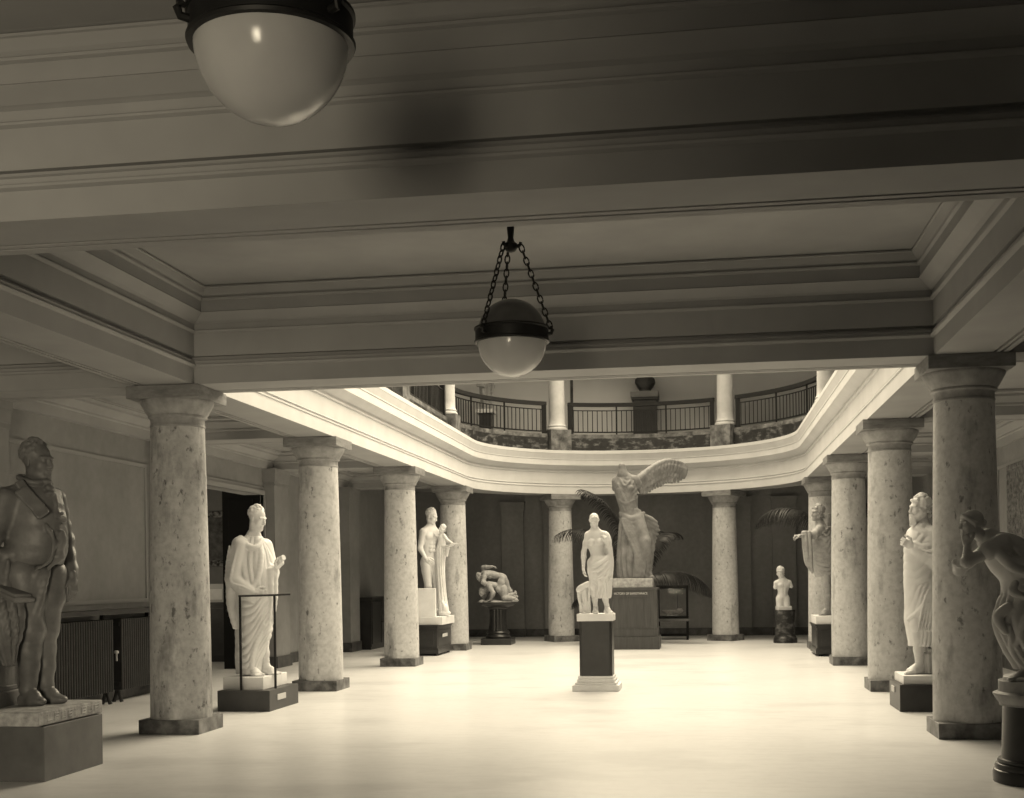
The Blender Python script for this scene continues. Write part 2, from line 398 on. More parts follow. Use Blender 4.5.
def railing(pts, label):
    """pts: plan points from post to post"""
    c = pts[len(pts) // 2]
    t = thing('gallery_railing', label, 'railing', (c[0], c[1], 4.7), 0, 'bronze railings of the upper gallery')
    P = [Vector((p[0] - c[0], p[1] - c[1], 0)) for p in pts]
    def strip(w, z0, z1, name, m):
        b = MB(); v = []
        for i, p in enumerate(P):
            d = (P[min(i + 1, len(P) - 1)] - P[max(i - 1, 0)]).normalized(); q = Vector((-d.y, d.x, 0)) * w
            v += [p + q + Vector((0, 0, z0)), p - q + Vector((0, 0, z0)), p - q + Vector((0, 0, z1)), p + q + Vector((0, 0, z1))]
        n = len(P); f = [(4 * i + a, 4 * i + (a + 1) % 4, 4 * (i + 1) + (a + 1) % 4, 4 * (i + 1) + a) for i in range(n - 1) for a in range(4)]
        f += [(0, 1, 2, 3), (4 * n - 1, 4 * n - 2, 4 * n - 3, 4 * n - 4)]
        b.add(v, f); return b.build(name, m, t)
    strip(.12, -.02, .30, 'curb', M['vein']); strip(.09, .30, .40, 'curb_cap', M['plin'])
    strip(.02, .45, .48, 'bottom_rail', M['iron']); strip(.05, 1.10, 1.19, 'handrail', M['iron']); strip(.018, .99, 1.01, 'upper_bar', M['iron'])
    L = [0.]
    for i in range(1, len(P)): L.append(L[-1] + (P[i] - P[i - 1]).length)
    def at(s):
        for i in range(1, len(P)):
            if s <= L[i] + 1e-9:
                k = (s - L[i - 1]) / (L[i] - L[i - 1]); return P[i - 1].lerp(P[i], k)
        return P[-1]
    tot = L[-1]; nb = int(tot / .125)
    bar = MB().box(-.010, .010, -.010, .010, .47, 1.0).build('baluster', M['iron'], t); bar.location = at(.14)
    for i in range(1, nb):
        o = bar.copy(); COL.objects.link(o); o.parent = t; o.location = at(.14 + (tot - .28) * i / max(nb - 1, 1))
    post = MB().box(-.055, .055, -.055, .055, .38, 1.13, .005).build('post', M['iron'], t); post.location = at(.05)
    for s in (tot - .05,):
        o = post.copy(); COL.objects.link(o); o.parent = t; o.location = at(s)
    mid = MB().box(-.02, .02, -.02, .02, .38, 1.12).build('standard', M['iron'], t); mid.location = at(tot / 3)
    o = mid.copy(); COL.objects.link(o); o.parent = t; o.location = at(tot * 2 / 3)
    return t
def arc(a0, a1, n=14): return [(CX + RU * math.cos(math.radians(a0 + (a1 - a0) * i / n)), YC + RU * math.sin(math.radians(a0 + (a1 - a0) * i / n))) for i in range(n + 1)]
e = math.degrees(.30 / RU)
railing(arc(120 - e, 60 + e), 'bronze gallery railing in the middle, in front of the dark bust upstairs')
railing(arc(180 - e, 120 + e), 'curved bronze gallery railing in front of the small pale statue upstairs')
railing(arc(60 - e, 0 + e), 'curved bronze gallery railing running down behind the bright cornice, past the dark bust')
railing([(CX - RU, ROWS[3] - .3), (CX - RU, ROWS[2] + .3)], 'straight dim gallery railing leading up to the curved railings')
railing([(CX - RU, ROWS[2] - .3), (CX - RU, ROWS[1] + .3)], 'straight dim gallery railing mostly hidden by the cornice and ceiling beam')

# ------------------------------------------------------------------ hanging lamps
def make_lamp():
    t = thing('pendant_lamp', '', 'lamp', (0, 0, 0), 0, 'globe lamps hung on chains')
    R = .272; pr = []
    for i in range(1, 25):
        a = -PI / 2 + (PI / 2) * i / 24; pr.append((R * math.cos(a), R * 1.06 * math.sin(a)))
    pr = [(.012, -R * 1.06)] + pr
    inner = [(max(r - .012, .004), z + .012) for r, z in pr[:-1]] + [(R - .012, 0)]
    b = MB(); n = 64
    v = []
    prof = pr + inner[::-1]
    for r, z in prof:
        for i in range(n):
            a = 2 * PI * i / n; v.append((r * math.cos(a), r * math.sin(a), z))
    f = [(j * n + i, j * n + (i + 1) % n, (j + 1) * n + (i + 1) % n, (j + 1) * n + i) for j in range(len(prof) - 1) for i in range(n)]
    f.append(tuple(range(n))[::-1]); f.append(tuple((len(prof) - 1) * n + i for i in range(n)))
    b.add(v, f, True); b.build('globe', M['glass'], t)
    pr = []
    for i in range(0, 22):
        a = (PI / 2) * i / 22; pr.append((.268 * math.cos(a), .05 + .27 * math.sin(a)))
    pr.append((.02, .32))
    MB().lathe(pr, 56).build('dome', M['dome'], t)
    band = MB().lathe([(.272, -.022), (.292, -.02), (.296, -.008), (.287, 0), (.287, .075), (.296, .083), (.296, .095), (.285, .10), (.268, .10)], 64).build('band', M['iron'], t)
    top = 4.20 - 3.46
    coll = MB().lathe([(.004, top - .055), (.035, top - .045), (.055, top - .015), (.055, top + .01), (.03, top + .03), (.022, top + .06), (.03, top + .14), (.018, top + .16), (.018, 4.55 - 3.46 - .03), (.07, 4.55 - 3.46 - .025), (.075, 4.55 - 3.46)], 24)
    coll.build('hanger', M['iron'], t)
    for a in (225, 105, 345):
        c, s = math.cos(math.radians(a)), math.sin(math.radians(a))
        lug = MB()
        lug.tube([(.28 * c, .28 * s, .03), (.315 * c, .315 * s, .035), (.325 * c, .325 * s, .06), (.31 * c, .31 * s, .085)], .016, 8)
        lug.build('lug', M['iron'], band)
        hook = MB().tube([(.03 * c, .03 * s, top - .02), (.075 * c, .075 * s, top), (.08 * c, .08 * s, top + .02)], .014, 8)
        p0 = Vector((.08 * c, .08 * s, top - .005)); p1 = Vector((.312 * c, .312 * s, .075)); d = p1 - p0; L = d.length
        ch = MB(); nl = 13; q = d.normalized(); A = q.cross(Vector((0, 0, 1))).normalized(); B = q.cross(A)
        for i in range(nl):
            cc = p0 + d * ((i + .5) / nl); ax = A if i % 2 else B; hl = L / nl * .62; hw = .019
            ring_ = []
            for k in range(13):
                w = 2 * PI * k / 12; ring_.append(cc + q * (math.sin(w) * hl) + ax * (math.copysign(abs(math.cos(w)) ** .8, math.cos(w)) * hw))
            ch.tube(ring_, .0062, 6)
        ch.v += []; ch.build('chain', M['iron'], t)
        hook.build('hook', M['iron'], t)
    return t
lamp = make_lamp(); lamp.location = (-1.462, 9.63, 3.425)
lamp['label'] = 'whole globe lamp hanging on three chains in the middle of the far coffer'
lamp.rotation_euler = (0, 0, math.radians(8.8))
dup(lamp, (-1.485, 4.22, 3.472), math.radians(-12), 'large close globe lamp of which only the bowl and rim show')

# ------------------------------------------------------------------ sculpting: distance fields turned into meshes
V = lambda *a: np.array(a, float)
def nrm(v): v = np.asarray(v, float); return v / np.linalg.norm(v)

class Sculpt:
    def __init__(s, lo, hi, vox):
        s.lo = np.array(lo, float); s.vox = vox
        s.n = np.ceil((np.array(hi, float) - s.lo) / vox).astype(int) + 1
        s.f = np.full(s.n, .2, np.float32)
        s.ax = [(s.lo[i] + vox * np.arange(s.n[i])).astype(np.float32) for i in range(3)]
    def sub(s, lo, hi):
        a = np.clip(np.floor((np.array(lo) - s.lo) / s.vox).astype(int), 0, s.n); b = np.clip(np.ceil((np.array(hi) - s.lo) / s.vox).astype(int) + 1, 0, s.n)
        if np.any(b <= a): return None, None
        sl = tuple(slice(a[i], b[i]) for i in range(3))
        X = s.ax[0][sl[0]][:, None, None]; Y = s.ax[1][sl[1]][None, :, None]; Z = s.ax[2][sl[2]][None, None, :]
        return sl, (X, Y, Z)
    def put(s, sl, d, k, op):
        f = s.f[sl]
        if op == 'cut':
            d = -d; h = np.clip(.5 - .5 * (f - d) / k, 0, 1); s.f[sl] = f + (d - f) * h + k * h * (1 - h); return
        h = np.clip(.5 + .5 * (f - d) / k, 0, 1)
        s.f[sl] = f + (d - f) * h - k * h * (1 - h)
    def cap(s, a, b, ra, rb=None, k=.02, op='u'):
        rb = ra if rb is None else rb
        a = np.asarray(a, float); b = np.asarray(b, float); m = max(ra, rb) + k + 2.5 * s.vox
        sl, g = s.sub(np.minimum(a, b) - m, np.maximum(a, b) + m)
        if sl is None: return s
        ba = b - a; L2 = max(float(ba @ ba), 1e-9)
        px, py, pz = g[0] - a[0], g[1] - a[1], g[2] - a[2]
        h = np.clip((px * ba[0] + py * ba[1] + pz * ba[2]) / L2, 0, 1)
        d = np.sqrt((px - h * ba[0]) ** 2 + (py - h * ba[1]) ** 2 + (pz - h * ba[2]) ** 2) - (ra + (rb - ra) * h)
        s.put(sl, d, k, op); return s
    def chain(s, pts, rad, k=.02, op='u', smooth=0):
        pts = [np.asarray(p, float) for p in pts]; rad = list(rad) if isinstance(rad, (list, tuple)) else [rad] * len(pts)
        if smooth:
            P = [2 * pts[0] - pts[1]] + pts + [2 * pts[-1] - pts[-2]]; q = []; r = []
            for i in range(len(pts) - 1):
                p0, p1, p2, p3 = P[i:i + 4]
                for j in range(smooth):
                    t = j / smooth
                    q.append(.5 * (2 * p1 + (p2 - p0) * t + (2 * p0 - 5 * p1 + 4 * p2 - p3) * t * t + (3 * p1 - p0 - 3 * p2 + p3) * t ** 3))
                    r.append(rad[i] + (rad[i + 1] - rad[i]) * t)
            q.append(pts[-1]); r.append(rad[-1]); pts, rad = q, r
        for i in range(len(pts) - 1): s.cap(pts[i], pts[i + 1], rad[i], rad[i + 1], k, op)
        return s
    def ell(s, c, r, R=None, k=.03, op='u'):
        c = np.asarray(c, float); r = np.asarray(r, float)
        m = r.max() + k + 2.5 * s.vox; sl, g = s.sub(c - m, c + m)
        if sl is None: return s
        p = [g[i] - c[i] for i in range(3)]
        if R is not None: p = [p[0] * R[i][0] + p[1] * R[i][1] + p[2] * R[i][2] for i in range(3)]
        k0 = np.sqrt((p[0] / r[0]) ** 2 + (p[1] / r[1]) ** 2 + (p[2] / r[2]) ** 2)
        k1 = np.sqrt((p[0] / r[0] ** 2) ** 2 + (p[1] / r[1] ** 2) ** 2 + (p[2] / r[2] ** 2) ** 2)
        d = np.where(k0 < 1e-3, -r.min(), k0 * (k0 - 1) / np.maximum(k1, 1e-6))
        s.put(sl, d, k, op); return s
    def box(s, c, h, R=None, rr=.01, k=.01, op='u'):
        c = np.asarray(c, float); h = np.asarray(h, float)
        m = np.linalg.norm(h) + k + 2.5 * s.vox; sl, g = s.sub(c - m, c + m)
        if sl is None: return s
        p = [g[i] - c[i] for i in range(3)]
        if R is not None: p = [p[0] * R[i][0] + p[1] * R[i][1] + p[2] * R[i][2] for i in range(3)]
        q = [np.abs(p[i]) - h[i] + rr for i in range(3)]
        d = np.sqrt(np.maximum(q[0], 0) ** 2 + np.maximum(q[1], 0) ** 2 + np.maximum(q[2], 0) ** 2) + np.minimum(np.maximum(np.maximum(q[0], q[1]), q[2]), 0) - rr
        s.put(sl, d, k, op); return s
    def loft(s, secs, fold=None, k=.03, op='u'):
        """secs: rows (z, cx, cy, rx, ry); fold(theta, z) pushes the surface out"""
        q = np.array(secs, float); z0, z1 = q[0, 0], q[-1, 0]; m = k + .06
        lo = V((q[:, 1] - q[:, 3]).min() - m, (q[:, 2] - q[:, 4]).min() - m, z0 - m); hi = V((q[:, 1] + q[:, 3]).max() + m, (q[:, 2] + q[:, 4]).max() + m, z1 + m)
        sl, g = s.sub(lo, hi)
        if sl is None: return s
        X, Y, Z = g; zz = Z.ravel()
        zf = np.linspace(z0, z1, 60)
        def I(c):
            w = np.interp(zf, q[:, 0], q[:, c]); ws = np.convolve(np.pad(w, 3, mode='edge'), np.ones(7) / 7, 'valid')
            return np.interp(zz, zf, ws)[None, None, :]
        cx, cy, rx, ry = I(1), I(2), I(3), I(4)
        u, v = (X - cx) / rx, (Y - cy) / ry
        rr = np.sqrt(u * u + v * v); d = (rr - 1) * np.minimum(rx, ry) * (1.0)
        if fold is not None: d = d - fold(np.arctan2(v, u), Z) * np.clip(rr * 1.5, 0, 1)
        d = np.maximum(d * .85, np.maximum(z0 - Z, Z - z1)).astype(np.float32)
        s.put(sl, d, k, op); return s
    def mesh(s):
        f = s.f; f[0] = f[-1] = .2; f[:, 0] = f[:, -1] = .2; f[:, :, 0] = f[:, :, -1] = .2
        ins = (f < 0).astype(np.int8)
        c = ins[:-1, :-1, :-1].copy()
        for dx in (0, 1):
            for dy in (0, 1):
                for dz in (0, 1):
                    if dx + dy + dz: c += ins[dx:dx + c.shape[0], dy:dy + c.shape[1], dz:dz + c.shape[2]]
        idx = np.argwhere((c > 0) & (c < 8))
        if len(idx) == 0: return np.zeros((0, 3)), np.zeros((0, 4), int)
        cor = [(0, 0, 0), (1, 0, 0), (0, 1, 0), (1, 1, 0), (0, 0, 1), (1, 0, 1), (0, 1, 1), (1, 1, 1)]
        val = np.stack([f[idx[:, 0] + a, idx[:, 1] + b_, idx[:, 2] + d] for a, b_, d in cor], 1).astype(float)
        P = np.zeros((len(idx), 3)); cnt = np.zeros(len(idx))
        for i in range(8):
            for j in range(i + 1, 8):
                if sum(abs(np.subtract(cor[i], cor[j]))) != 1: continue
                a, b_ = val[:, i], val[:, j]; m = (a < 0) != (b_ < 0)
                t = np.where(m, a / np.where(m, a - b_, 1), 0)[:, None]
                P += np.where(m[:, None], np.array(cor[i]) + t * (np.array(cor[j]) - np.array(cor[i])), 0); cnt += m
        P = s.lo + (idx + P / cnt[:, None]) * s.vox
        vid = np.full(c.shape, -1, np.int64); vid[tuple(idx.T)] = np.arange(len(idx))
        F = []
        for ax in range(3):
            a = ins[:-1] if ax == 0 else ins[:, :-1] if ax == 1 else ins[:, :, :-1]
            b_ = ins[1:] if ax == 0 else ins[:, 1:] if ax == 1 else ins[:, :, 1:]
            e = np.argwhere(a != b_)
            o1, o2 = [(1, 2), (2, 0), (0, 1)][ax]
            e = e[(e[:, o1] > 0) & (e[:, o2] > 0)]
            def at(d1, d2):
                q = e.copy(); q[:, o1] -= d1; q[:, o2] -= d2; return vid[tuple(q.T)]
            qd = np.stack([at(1, 1), at(0, 1), at(0, 0), at(1, 0)], 1)
            flip = (a[tuple(e.T)] == 0); qd[flip] = qd[flip][:, ::-1]
            F.append(qd)
        return P, np.concatenate(F)

def join_meshes(parts):
    vs, fs, n = [], [], 0
    for v, f in parts: vs.append(v); fs.append(f + n); n += len(v)
    return np.concatenate(vs), np.concatenate(fs)

def mesh_obj(name, parts, m, parent):
    v, f = join_meshes([p.mesh() if isinstance(p, Sculpt) else p for p in parts])
    me = bpy.data.meshes.new(name)
    me.vertices.add(len(v)); me.vertices.foreach_set('co', v.astype(np.float32).ravel())
    me.loops.add(4 * len(f)); me.loops.foreach_set('vertex_index', f.astype(np.int32).ravel())
    me.polygons.add(len(f)); me.polygons.foreach_set('loop_start', np.arange(0, 4 * len(f), 4, dtype=np.int32)); me.polygons.foreach_set('loop_total', np.full(len(f), 4, np.int32))
    me.update(calc_edges=True); me.validate()
    me.polygons.foreach_set('use_smooth', np.ones(len(me.polygons), bool))
    return link(name, me, m, parent)

def basis(f, u):
    f = nrm(f); u = np.asarray(u, float); u = nrm(u - f * (u @ f)); s = np.cross(f, u); return s, f, u     # side (figure's right), front, up

# ---- anatomy -------------------------------------------------------
def head(c, f, u, sc, vox=.006, hair='short', beard=False, fem=False, neck=None):
    """c: centre of the skull at eye height; returns a fine mesh"""
    s, f, u = basis(f, u); R = [s, f, u]; c = np.asarray(c, float)
    H = Sculpt(c - .23 * sc, c + .23 * sc, vox)
    p = lambda a, b, d: c + (s * a + f * b + u * d) * sc
    q = lambda *r: [x * sc for x in r]
    H.ell(p(0, -.012, .035), q(.074, .095, .085), R, .01)
    H.ell(p(0, .025, -.035), q(.062, .068, .088), R, .03 * sc)
    H.ell(p(0, .068, -.102), q(.026, .022, .020), R, .03 * sc)             # chin
    for e in (-1, 1):
        H.ell(p(e * .040, .058, -.028), q(.024, .022, .026), R, .03 * sc)   # cheek
        H.cap(p(e * .052, -.01, -.07), p(e * .02, .062, -.1), .02 * sc, .018 * sc, .03 * sc)
        H.ell(p(e * .031, .098, .006), q(.02, .02, .014), R, .016 * sc, 'cut')
        H.ell(p(e * .031, .074, .004), q(.0145, .0145, .0125), R, .006 * sc)
        H.cap(p(e * .012, .089, .024), p(e * .052, .074, .026), .009 * sc, .008 * sc, .014 * sc)
        H.ell(p(e * .076, -.012, -.005), q(.009, .018, .031), R, .006 * sc)
    H.cap(p(0, .088, .018), p(0, .110, -.034), .009 * sc, .0125 * sc, .012 * sc)
    for e in (-1, 1): H.ell(p(e * .012, .096, -.038), q(.009, .011, .008), R, .008 * sc)
    H.cap(p(-.017, .086, -.063), p(.017, .086, -.063), .008 * sc, None, .008 * sc)
    H.cap(p(-.015, .084, -.076), p(.015, .084, -.076), .009 * sc, None, .008 * sc)
    H.cap(p(-.02, .097, -.0695), p(.02, .097, -.0695), .004 * sc, None, .006 * sc, 'cut')
    if neck is not None: H.cap(p(0, -.02, -.05), neck, .056 * sc, .062 * sc, .03 * sc)
    rnd = random.Random(3)
    if hair in ('short', 'curly', 'bun', 'long'):
        H.ell(p(0, -.034, .054), q(.081, .088, .080), R, .02)
        n = {'short': 130, 'curly': 110, 'bun': 0, 'long': 110}[hair]
        for i in range(n):
            th = rnd.uniform(-PI, PI); ph = rnd.uniform(-.25, 1.45)
            if abs(th) < .9 and ph < .62: continue
            d = V(math.sin(th) * math.cos(ph), math.cos(th) * math.cos(ph), math.sin(ph))
            r = .0155 if hair == 'curly' else .0065
            e_ = 1. if hair == 'curly' else .965; b_ = p(d[0] * .083 * e_, -.03 + d[1] * .093 * e_, .05 + d[2] * .083 * e_)
            t = nrm(np.cross(d, V(0, 0, 1)) + V(0, 0, -.6)); t = (s * t[0] + f * t[1] + u * t[2]) * .02 * sc
            H.cap(b_ - t, b_ + t, r * sc, r * .7 * sc, (.008 if hair == 'curly' else .014) * sc)
        if hair == 'curly':
            for i in range(26):
                th = rnd.uniform(-PI, PI); e = .087
                if abs(th) < .75: continue
                b_ = p(math.sin(th) * .082, -.02 + math.cos(th) * .085, rnd.uniform(-.08, .02)); H.ell(b_, q(.018, .018, .018), R, .008 * sc)
            for x in (-.05, -.025, 0, .025, .05): H.ell(p(x, .068 - abs(x) * .25, .085), q(.019, .017, .017), R, .008 * sc)
        if hair in ('bun', 'long'):
            H.ell(p(0, -.115, .01), q(.042, .042, .04), R, .014 * sc)
            for e in (-1, 1): H.chain([p(0, .072, .09), p(e * .05, .055, .06), p(e * .078, .0, .015), p(e * .05, -.08, .0)], [.008 * sc, .012 * sc, .014 * sc, .013 * sc], .02 * sc, smooth=4)
        if hair == 'long': H.chain([p(0, -.1, -.02), p(0, -.105, -.09), p(0, -.09, -.15)], [.04 * sc, .036 * sc, .02 * sc], .02 * sc, smooth=3)
    if beard:
        H.ell(p(0, .06, -.10), q(.048, .042, .05), R, .02 * sc); H.ell(p(0, .068, -.14), q(.034, .03, .04), R, .02 * sc)
        for i in range(46):
            x = rnd.uniform(-.05, .05); z = rnd.uniform(-.165, -.06)
            if abs(x) < .018 and z > -.085: continue
            H.cap(p(x, .093 - abs(x) * .55, z), p(x * .8, .1 - abs(x) * .5, z - .02), .009 * sc, .006 * sc, .006 * sc)
        for e in (-1, 1): H.chain([p(0, .1, -.055), p(e * .026, .092, -.065), p(e * .036, .08, -.085)], [.009 * sc, .009 * sc, .006 * sc], .006 * sc); H.cap(p(e * .066, .01, -.02), p(e * .055, .045, -.085), .018 * sc, .022 * sc, .014 * sc)
    return H

def hand(wr, d, pn, thumb, sc, curl=.35, vox=.0055):
    """wr: wrist, d: pointing direction, pn: palm normal, thumb: side the thumb leaves from"""
    d = nrm(d); pn = np.asarray(pn, float); pn = nrm(pn - d * (pn @ d)); t = np.cross(d, pn)
    if t @ np.asarray(thumb, float) < 0: t = -t
    wr = np.asarray(wr, float); c = wr + d * .05 * sc
    Hn = Sculpt(c - .2 * sc, c + .2 * sc, vox); R = [t, pn, d]
    Hn.cap(wr - d * .035 * sc, wr + d * .02 * sc, .030 * sc, .028 * sc, .02)
    Hn.box(wr + d * .055 * sc, [.040 * sc, .0145 * sc, .046 * sc], R, .013 * sc, .02 * sc)
    for i, ln in enumerate((.95, 1.06, 1., .8)):
        b_ = wr + d * (.098 - .004 * abs(i - 1)) * sc + t * (.030 - .020 * i) * sc
        ang = .25 + .1 * i * curl; q = b_; r = .0098 * sc
        for j, L in enumerate((.042, .027, .021)):
            ang += curl * (.7 if j == 0 else .85) ; dd = d * math.cos(ang - .25) + pn * math.sin(ang - .25) + t * (.05 * (1.5 - i)) * (j == 0)
            q2 = q + nrm(dd) * L * ln * sc; Hn.cap(q, q2, r, r * .88, .006 * sc); q = q2; r *= .88
    b_ = wr + d * .03 * sc + t * .030 * sc; q = b_ + (t * .032 + d * .030 + pn * .012) * sc; q2 = q + (t * .006 + d * .033 + pn * .016) * sc; q3 = q2 + (d * .024 + pn * .012 - t * .004) * sc
    Hn.chain([b_, q, q2, q3], [.017 * sc, .0135 * sc, .0115 * sc, .009 * sc], .01 * sc)
    return Hn

def foot(an, toe, sc, vox=.0065, shoe=False):
    an = np.asarray(an, float); toe = np.asarray(toe, float); d = toe - an; d[2] = 0; L = np.linalg.norm(d); d = nrm(d); s = np.cross(d, V(0, 0, 1)); z0 = toe[2]
    F = Sculpt(V(min(an[0], toe[0]), min(an[1], toe[1]), z0) - .13 * sc, V(max(an[0], toe[0]), max(an[1], toe[1]), an[2]) + .13 * sc, vox)
    hl = an - d * .045 * sc; hl[2] = z0 + .033 * sc
    ball = an + d * (L - .085 * sc); ball[2] = z0 + .026 * sc
    F.cap(an + V(0, 0, .06 * sc), an, .040 * sc, .038 * sc, .02); F.cap(an, hl, .036 * sc, .033 * sc, .03 * sc)
    ins = an + d * .06 * sc; ins[2] = z0 + (an[2] - z0) * .55
    F.cap(an, ins, .036 * sc, .034 * sc, .03 * sc)
    for e in (-1, 0, 1): F.cap(ins, ball + s * e * .028 * sc, .032 * sc, .025 * sc, .03 * sc); F.cap(hl, ball + s * e * .025 * sc, .030 * sc, .025 * sc, .03 * sc)
    if shoe:
        tt = an + d * L; tt[2] = z0 + .028 * sc
        F.ell((ball + tt) / 2, [.06 * sc, .047 * sc, .032 * sc], [d, s, V(0, 0, 1)], .03 * sc); F.cap(an + V(0, 0, .05 * sc), an - d * .0, .05 * sc, .045 * sc, .03 * sc)
        F.box((hl + ball) / 2 - V(0, 0, .02 * sc), [L * .5, .045 * sc, .012 * sc], [d, s, V(0, 0, 1)], .01, .01)
    else:
        for i, (e, r, l) in enumerate(((-.036, .017, .085), (-.014, .0125, .082), (.005, .0115, .076), (.022, .0108, .066), (.038, .0105, .054))):
            a = ball + s * e * sc; b_ = a + d * l * sc * .92; b_[2] = z0 + r * sc; F.cap(a, b_, r * 1.15 * sc, r * sc, .008 * sc)
    F.f = np.maximum(F.f, (z0 - F.ax[2])[None, None, :].astype(np.float32))
    return F

def limb(S, a, b_, c, r, k=.03, leg=False, front=None):
    a, b_, c = (np.asarray(x, float) for x in (a, b_, c))
    if leg:
        S.chain([a, a + (b_ - a) * .35, b_], [r[0], r[0] * .92, r[1]], k); S.ell(b_, [r[1] * 1.02] * 3, None, k)
        m = b_ + (c - b_) * .3; fr = nrm(front) if front is not None else V(0, -1, 0)
        S.chain([b_, m - fr * r[1] * .22, b_ + (c - b_) * .62, c], [r[1] * .9, r[1] * 1.02, r[1] * .74, r[2]], k)
    else:
        S.chain([a, a + (b_ - a) * .45, b_], [r[0] * .95, r[0], r[1]], k); S.chain([b_, b_ + (c - b_) * .3, c], [r[1], r[1] * 1.04, r[2]], k)

def torso(S, pel, chs, nck, sh, hp, fc, sc, fem=False, fat=0.):
    """pel, chs, nck: points up the trunk; sh/hp: shoulder and hip pairs; fc: front"""
    pel, chs, nck = (np.asarray(x, float) for x in (pel, chs, nck)); u = nrm(nck - pel); s, f, u = basis(fc, u); R = [s, f, u]
    sh = [np.asarray(x, float) for x in sh]; hp = [np.asarray(x, float) for x in hp]
    ss = nrm(sh[0] - sh[1]); Rs = [ss, nrm(np.cross(u, ss)), u]; Rs[1] = Rs[1] if Rs[1] @ f > 0 else -Rs[1]
    w = (pel + chs) / 2
    S.ell(pel, V(.158 if fem else .148, .105, .125) * sc * (1 + fat * .4), R, .05 * sc)
    S.ell(w - u * .01 * sc, V(.122 if fem else .132, .092 + fat * .12, .15) * sc * (1 + fat * .5), R, .06 * sc)
    S.ell(chs, V(.148 if fem else .168, .108, .19) * sc * (1 + fat * .3), Rs, .05 * sc)
    S.cap(chs + u * .1 * sc, nck, .1 * sc, .06 * sc, .06 * sc)
    for h_ in hp: S.ell(h_ * .7 + pel * .3 - f * .035 * sc - u * .02 * sc, V(.088, .088, .09) * sc, R, .05 * sc)      # buttocks
    for a in sh:
        S.cap(chs + u * .12 * sc, a, .085 * sc, .058 * sc, .05 * sc); S.cap(nck + u * .01 * sc, a + (nck - a) * .25, .05 * sc, .045 * sc, .05 * sc)
    for e in (-1, 1):
        c = chs + Rs[0] * e * .075 * sc + Rs[1] * .075 * sc + u * (.035 if not fem else .01) * sc
        if fem: S.ell(c + Rs[1] * .018 * sc, V(.062, .058, .06) * sc, Rs, .025 * sc)
        else: S.ell(c, V(.085, .045, .062) * sc, Rs, .03 * sc)
    if not fem and fat == 0:
        for z in (-.02, -.085, -.145):
            for e in (-1, 1): S.ell(chs + f * .08 * sc + s * e * .035 * sc + u * (z - .06) * sc, V(.032, .03, .03) * sc, R, .02 * sc)
        S.cap(chs + f * .112 * sc - u * .07 * sc, chs + f * .107 * sc + u * .1 * sc, .008 * sc, .006 * sc, .015 * sc, 'cut')

def front_of(secs, x, z, side=-1, lift=0.):
    q = np.array(secs, float); g = lambda c: float(np.interp(z, q[:, 0], q[:, c]))
    t = max(-.98, min(.98, (x - g(1)) / g(3))); return V(x, g(2) + side * g(4) * math.sqrt(1 - t * t) + side * lift, z)
def strands(S, secs, lines, r=.02, k=.025, side=-1, lift=0., smooth=5):
    for ln in lines:
        rr = ln[0] if not isinstance(ln[0], tuple) else r
        pts = ln[1:] if not isinstance(ln[0], tuple) else ln
        P = [front_of(secs, x, z, side, lift) for x, z in pts]; n = len(P)
        S.chain(P, [rr * (.75 if i in (0, n - 1) else 1) for i in range(n)], k, smooth=smooth)
def flutes(parts):
    """parts: rows (amplitude, count, phase, slope): sharp-crested cloth folds"""
    def fn(th, z):
        r = 0
        for a, n_, p, sl in parts: 
            w = np.sin(n_ * th + p + sl * z + .5 * np.sin(2.3 * z + p)); r = r + a * (np.abs(w) ** .7 * np.sign(w))
        return r
    return fn

def cloth(*rows):
    """rows ('p', amp, count, phase, slope, z0, z1): pleats running up; ('s', amp, period, lean, sag, z0, z1): folds slung across the front"""
    def fn(th, z):
        r = 0.; u = np.cos(th)
        for k, a, n_, p, q, z0, z1 in rows:
            m = np.clip((z - z0) / .1 + .5, 0, 1) * np.clip((z1 - z) / .1 + .5, 0, 1)
            if k == 'p': w = np.abs(np.sin(n_ / 2 * (th + .12 * np.sin(3 * th + 4 * z)) + p + q * z))
            else:
                w = np.abs(np.sin(PI * (z + .035 * np.sin(7 * z + 2 * u) - p * u - q * u * u + .012 * np.sin(7 * u + p)) / n_)); m = m * (.25 + .75 * np.clip((u + .95) / .7, 0, 1)) * (.75 + .35 * np.sin(9 * z + 4 * u))
            r = r + a * (w ** .8 - .62) * m
        return r
    return fn
def wrinkle(S, amp, fz, z0, z1, seed=0.):
    X, Y, Z = S.ax[0][:, None, None], S.ax[1][None, :, None], S.ax[2][None, None, :]
    m = np.clip((Z - z0) / .08 + .5, 0, 1) * np.clip((z1 - Z) / .08 + .5, 0, 1)
    w = np.sin(fz * Z + 2.2 * np.sin(7 * X + seed) + 2. * np.sin(9 * Y + 1.3 * seed) + 1.5 * np.sin(4 * Z + seed)) * (.6 + .4 * np.sin(13 * X - 11 * Y + 5 * Z + seed))
    S.f += (amp * w * m).astype(np.float32)

YAW = .1532
def fig_root(name, label, cat, loc, group=None): return thing(name, label, cat, loc, YAW, group)
HE = dict(vox=.0075)

